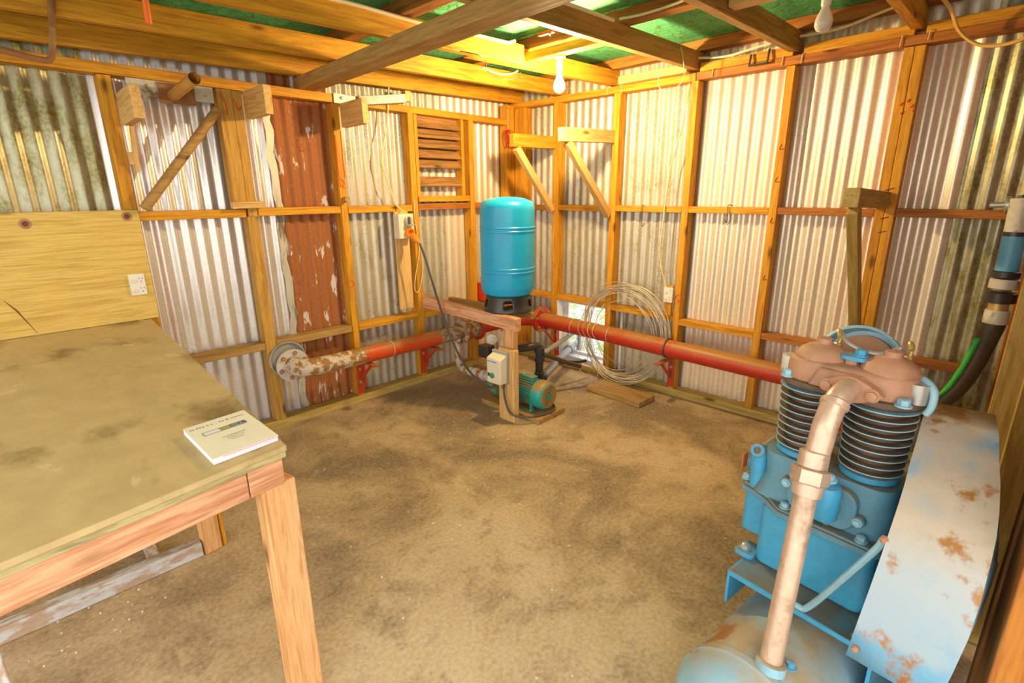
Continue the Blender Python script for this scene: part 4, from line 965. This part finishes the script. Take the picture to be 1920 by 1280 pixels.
mb = lbox(.13, .16, -.236, -.234, .735, .785); obj('orange_smear', mb, M['orange_red'], t)
# inspection cover with breather
cv = []
def fp(b, z, a=.0): # front face of the crankcase, leaning
    return P(.052+a, b, z)
mb = MB(); pts = [(b, z) for b, z in rrect(-.055, .118, .728, .845, .04, 6)]
mb.hexa([P(.036, b, z) for b, z in pts], [P(.06, b, z) for b, z in pts])
for b, z in ((-.06, .80), (.125, .77)): mb.cyl(P(.036, b, z), P(.06, b, z), .016, 16)
ic = obj('inspection_cover', mb, M['blue_grime'], t, .004)
pts2 = rrect(-.03, .092, .75, .825, .025, 6)
mb = MB(); mb.hexa([P(.032, b, z) for b, z in pts2], [P(.037, b, z) for b, z in pts2]); obj('cover_panel', mb, M['blue_grime'], ic, .002)
obj('cover_bolt', MB().bolt(P(.036, -.06, .80), -FA, .009), M['fin'], ic); obj('cover_bolt', MB().bolt(P(.036, .125, .77), -FA, .009), M['fin'], ic)
br = obj('breather', MB().lathe([(.03, 0), (.034, .006), (.034, .085), (.03, .095), (.012, .10), (.012, .112)], P(.0, .055, .768), (0, 0, 1), 26), M['blue'], t)
obj('breather_bolt', MB().lathe([(.02, 0), (.02, .004)], P(.0, .055, .876), (0, 0, 1), 18).bolt(P(.0, .055, .879), (0, 0, 1), .013, .014), M['fin'], br)
# cylinders
CY = ((.145, -.07), (.145, .10))
for a, b in CY:
    cyo = obj('cylinder', MB().lathe([(.062, 0), (.066, .012), (.055, .02), (.055, .215), (.07, .222)], P(a, b, .86), (0, 0, 1), 32), M['barrel'], t)
    mb = MB()
    for k in range(9):
        z = .892+k*.0220; rr = .083-.0012*(8-k)*.9
        mb.lathe([(.05, -.0013), (rr-.0006, -.0013), (rr, 0), (rr-.0006, .0013), (.05, .0013)], P(a, b, z), (0, 0, 1), 44, False)
        for q in range(1): pass
    mb.cur = 1
    for k in range(8):
        z = .892+k*.0220+.0014; rr = .0806-.0012*(8-k)*.9
        mb.lathe([(.05, 0), (rr, 0.0001), (rr-.002, .0006), (.05, .0008)], P(a, b, z), (0, 0, 1), 44, False)
    obj('cooling_fins', mb, [M['fin'], M['barrel']], cyo)
    obj('base_collar', MB().lathe([(.06, 0), (.069, .003), (.069, .018), (.06, .021)], P(a, b, .862), (0, 0, 1), 30), M['blue'], cyo)
# head
def stad(r, n=14):
    pts = []
    for k in range(n+1): x = PI*k/n; pts.append((CY[1][0]+r*math.cos(x), CY[1][1]+r*math.sin(x)))
    for k in range(n+1): x = PI+PI*k/n; pts.append((CY[0][0]+r*math.cos(x), CY[0][1]+r*math.sin(x)))
    return pts
mb = MB(); mb.prism(stad(.083), 1.08, 1.096, P); obj('head_gasket_plate', mb, M['barrel'], t, .002)
hd = loft([[P(a, b, z) for a, b in stad(r)] for r, z in ((.070, 1.094), (.070, 1.135), (.067, 1.15), (.060, 1.157))])
lbox(.06, .12, -.055, .09, 1.097, 1.148, hd, .006, .02)
head = obj('cylinder_head', hd, M['cast'], t, .004, 50)
for a, b in ((.15, -.062), (.15, .102)):
    obj('valve_cap', MB().lathe([(.065, 0), (.066, .006), (.056, .022), (.038, .035), (.021, .040), (.019, .042), (.019, .055), (.013, .057)], P(a, b, 1.154), (0, 0, 1), 32), M['cast'], head)
    mb = MB(); mb.tube(spline([P(a+.045, b+.02, 1.185), P(a+.05, b+.022, 1.215), P(a+.035, b+.02, 1.228), P(a+.02, b+.03, 1.215)], 5), .006, 8); mb.bolt(P(a+.045, b+.02, 1.17), (0, 0, 1), .011, .02)
    obj('unloader_fitting', mb, M['brass'], head)
obj('unloader_tube', MB().tube(spline([P(.19, -.035, 1.222), P(.165, -.01, 1.205), P(.16, .03, 1.193), P(.165, .07, 1.192), P(.185, .105, 1.212)], 6), .005, 8), M['steel'], head)
mb = MB(); mb.prism(rrect(.12, .17, -.012, .055, .018), 1.170, 1.180, P)
cb = obj('clamp_bar', mb, M['blue'], head); obj('clamp_nut', MB().bolt(P(.145, .032, 1.180), (0, 0, 1), .014, .018), M['blue'], head); obj('centre_stud', MB().lathe([(.018, 0), (.016, .025)], P(.14, .016, 1.15), (0, 0, 1), 8), M['cast'], head)
# discharge flange on the front of the head
fc = P(.055, .05, 1.115)
def ov(b, z): return fc+RB_*b+V((0, 0, z))
mb = MB(); pts = []
for k in range(40):
    x = 2*PI*k/40; c_, s_ = math.cos(x), math.sin(x); r = 1/((abs(c_)/.075)**1.25+(abs(s_)/.036)**1.25)**(1/1.25); pts.append((r*c_, r*s_-.0))
mb.hexa([ov(b, z)-FA*.012 for b, z in pts], [ov(b, z)+FA*.01 for b, z in pts]); fo = obj('outlet_flange', mb, M['cast'], head, .003)
for q_ in (-.052, .052): obj('flange_bolt', MB().bolt(ov(q_, .0)-FA*.012, -FA, .013, .01), M['cast'], head)
dp = spline([P(.05, .05, 1.118), P(.01, .05, 1.116), P(-.03, .048, 1.098), P(-.06, .046, 1.05), P(-.075, .046, 1.0), P(-.10, .045, .93)], 6)
pipe = obj('discharge_elbow', MB().tube(dp, [.0285]*len(dp), 26), M['bronze'], t, 0, 60)
mb = MB(); mb.lathe([(.0285, 0), (.033, .004), (.033, .016), (.0285, .02)], P(-.024, .048, 1.104), P(-.05, .047, 1.07)-P(-.02, .048, 1.105), 26); obj('elbow_bead', mb, M['bronze'], pipe)
d0, d1 = P(-.10, .045, .935), P(-.245, .076, .445); dv = (d1-d0).normalized()
obj('discharge_pipe', MB().cyl(d0, d1, .0262, 28), M['bronze'], t)
obj('union_ring', MB().lathe([(.028, 0), (.034, .003), (.034, .04), (.028, .044)], d0-dv*.052, dv, 28), M['bronze'], t)
obj('union_nut', MB().lathe([(.034, 0), (.044, .004), (.044, .036), (.038, .042)], d0-dv*.010, dv, 6).lathe([(.036, .04), (.034, .07), (.027, .072)], d0-dv*.010, dv, 26), M['bronze'], t)
obj('receiver_boss', MB().lathe([(.036, 0), (.036, .022), (.029, .026)], P(-.247, .078, .444), -dv, 26), M['tank_paint'], t)
obj('drain_plug', MB().bolt(P(-.20, .108, .445), (0, 0, 1), .011, .015), M['blue'], t)
# guard stay
obj('guard_stay', MB().tube(spline([P(-.052, .03, .508), P(-.055, .055, .508), P(-.05, .075, .515), P(-.06, .13, .63), P(-.085, .20, .79), P(-.09, .213, .83)], 5), .0085, 8), M['fin'], t)
# intake filter behind the heads
fcx = P(.33, -.015, 1.10)
flt = obj('intake_filter', MB().lathe([(.02, 0), (.108, .0), (.112, .004), (.114, .06), (.110, .063), (.106, .06), (.104, .012), (.02, .010)], fcx, -FA*.92+V((0, 0, .30)), 40), M['fin'], t)
obj('filter_element', MB().lathe([(.092, .012), (.090, .026), (.06, .036), (.005, .038)], fcx, -FA*.92+V((0, 0, .30)), 36), M['cast'], flt)
obj('intake_elbow', MB().tube([fcx, P(.26, .0, 1.10), P(.20, .01, 1.11)], .03, 16), M['cast'], t)
# head side lugs and studs
for b, mt in ((-.135, 'white_pvc'), (.17, 'steel')):
    mb = MB(); mb.cyl(P(.135, b, 1.096), P(.135, b, 1.146), .024, 18); obj('side_port', mb, M[mt], head)
obj('head_nut', MB().bolt(P(.09, -.12, 1.096), (0, 0, 1), .013, .018), M['fin'], head)
for a, b in ((.08, .158), (.21, -.12), (.20, .165)): obj('head_nut', MB().bolt(P(a, b, 1.096), (0, 0, 1), .014, .018), M['fin'], head)
obj('side_pipe', MB().tube(spline([P(.17, .15, 1.15), P(.15, .178, 1.15), P(.13, .2, 1.135), P(.125, .203, 1.10), P(.125, .195, 1.075)], 5), .0085, 10), M['fin'], head)
# belt guard
prof_l = [(.25, .172, 1.07), (.17, .182, 1.045), (.11, .192, 1.006), (.045, .202, .98), (-.005, .211, .945), (-.05, .217, .91), (-.083, .220, .875), (-.12, .221, .805), (-.155, .220, .725), (-.18, .217, .65), (-.2, .214, .575)]
prof_r = [(.25, .302), (.17, .326), (.12, .342), (.055, .360), (-.0, .374), (-.045, .384), (-.08, .389), (-.12, .394), (-.15, .394), (-.175, .388), (-.205, .38)]
mb = MB(); vs = []; n = len(prof_l)
for (a, b, z), (ar, br_) in zip(prof_l, prof_r): vs += [P(a, b, z), P(ar, br_, z+.006)]
fs = [(2*i, 2*i+1, 2*i+3, 2*i+2) for i in range(n-1)]
# the two flat cheeks, folded back down from the rim
o1 = len(vs)
for (a, b, z), (ar, br_) in zip(prof_l, prof_r):
    k = .34
    q = (.34+(a-.34)*.62, .62+(z-.62)*.62)
    vs += [P(max(a+.03, q[0]), b+.003, min(z-.004, q[1]+.02) if a > -.1 else z), P(max(ar+.03, q[0]), br_-.003, min(z-.004, q[1]+.02) if a > -.1 else z)]
for i in range(n-1):
    fs.append((2*i, 2*i+2, o1+2*i+2, o1+2*i)); fs.append((2*i+1, o1+2*i+1, o1+2*i+3, 2*i+3))
o2 = len(vs); vs += [P(.34, .185, .56), P(.34, .33, .56)]
for i in range(n-1):
    fs.append((o1+2*i, o1+2*i+2, o2)); fs.append((o1+2*i+1, o2+1, o1+2*i+3))
mb.add(vs, fs)
gd = obj('belt_guard', mb, M['guard'], t, 0, 35); m_ = gd.modifiers.new('sheet', 'SOLIDIFY'); m_.thickness = .003; m_.offset = -1
obj('guard_rivet', MB().bolt(P(-.195, .228, .60), -FA, .006, .006), M['rustbolt'], gd); obj('guard_bolt', MB().bolt(P(-.098, .217, .838), -FA+RB_*-.3, .007, .01), M['rustbolt'], gd)
fw = obj('flywheel', MB().lathe([(.05, -.03), (.19, -.03), (.20, -.025), (.20, .025), (.19, .03), (.05, .03)], P(.22, .265, .76), RB_, 40), M['dark_steel'], t)
obj('crankshaft', MB().cyl(P(.2, .17, .76), P(.22, .25, .76), .025, 16), M['steel'], t)
obj('motor', MB().cyl(P(.52, -.06, .58), P(.52, .22, .58), .10, 26), M['dark_steel'], t)

# ------------------------------------------------------------------ camera
cam = D.cameras.new('camera'); cam.sensor_width = 36; cam.lens = 36*965.58/1920; cam.clip_start = .02; cam.clip_end = 200
co = D.objects.new('camera', cam); COL.objects.link(co)
yaw, pit, rol = .76559, .27988, -.00811
f = V((math.cos(yaw)*math.cos(pit), math.sin(yaw)*math.cos(pit), -math.sin(pit))); r = V((math.sin(yaw), -math.cos(yaw), 0)); u = r.cross(f)
r2 = r*math.cos(rol)+u*math.sin(rol); u2 = u*math.cos(rol)-r*math.sin(rol)
m4 = Matrix((r2, u2, -f)).transposed().to_4x4(); m4.translation = V((-3.7322, -3.5349, 1.6002)); co.matrix_world = m4
sc.camera = co

# ------------------------------------------------------------------ light: daylight through the open front and the bulb
w = D.worlds.new('sky'); sc.world = w; w.use_nodes = True; nt = w.node_tree; nt.nodes.clear()
bg = nt.nodes.new('ShaderNodeBackground'); wo = nt.nodes.new('ShaderNodeOutputWorld'); nt.links.new(bg.outputs[0], wo.inputs[0])
bg.inputs[0].default_value = (1.0, .96, .91, 1); bg.inputs[1].default_value = 2.35
sc.view_settings.view_transform = 'Standard'; sc.view_settings.look = 'None'; sc.view_settings.gamma = 1; sc.view_settings.use_curve_mapping = False
sc.view_settings.exposure = 0.52
sc.cycles.use_denoising = True; sc.cycles.max_bounces = 10; sc.cycles.diffuse_bounces = 6
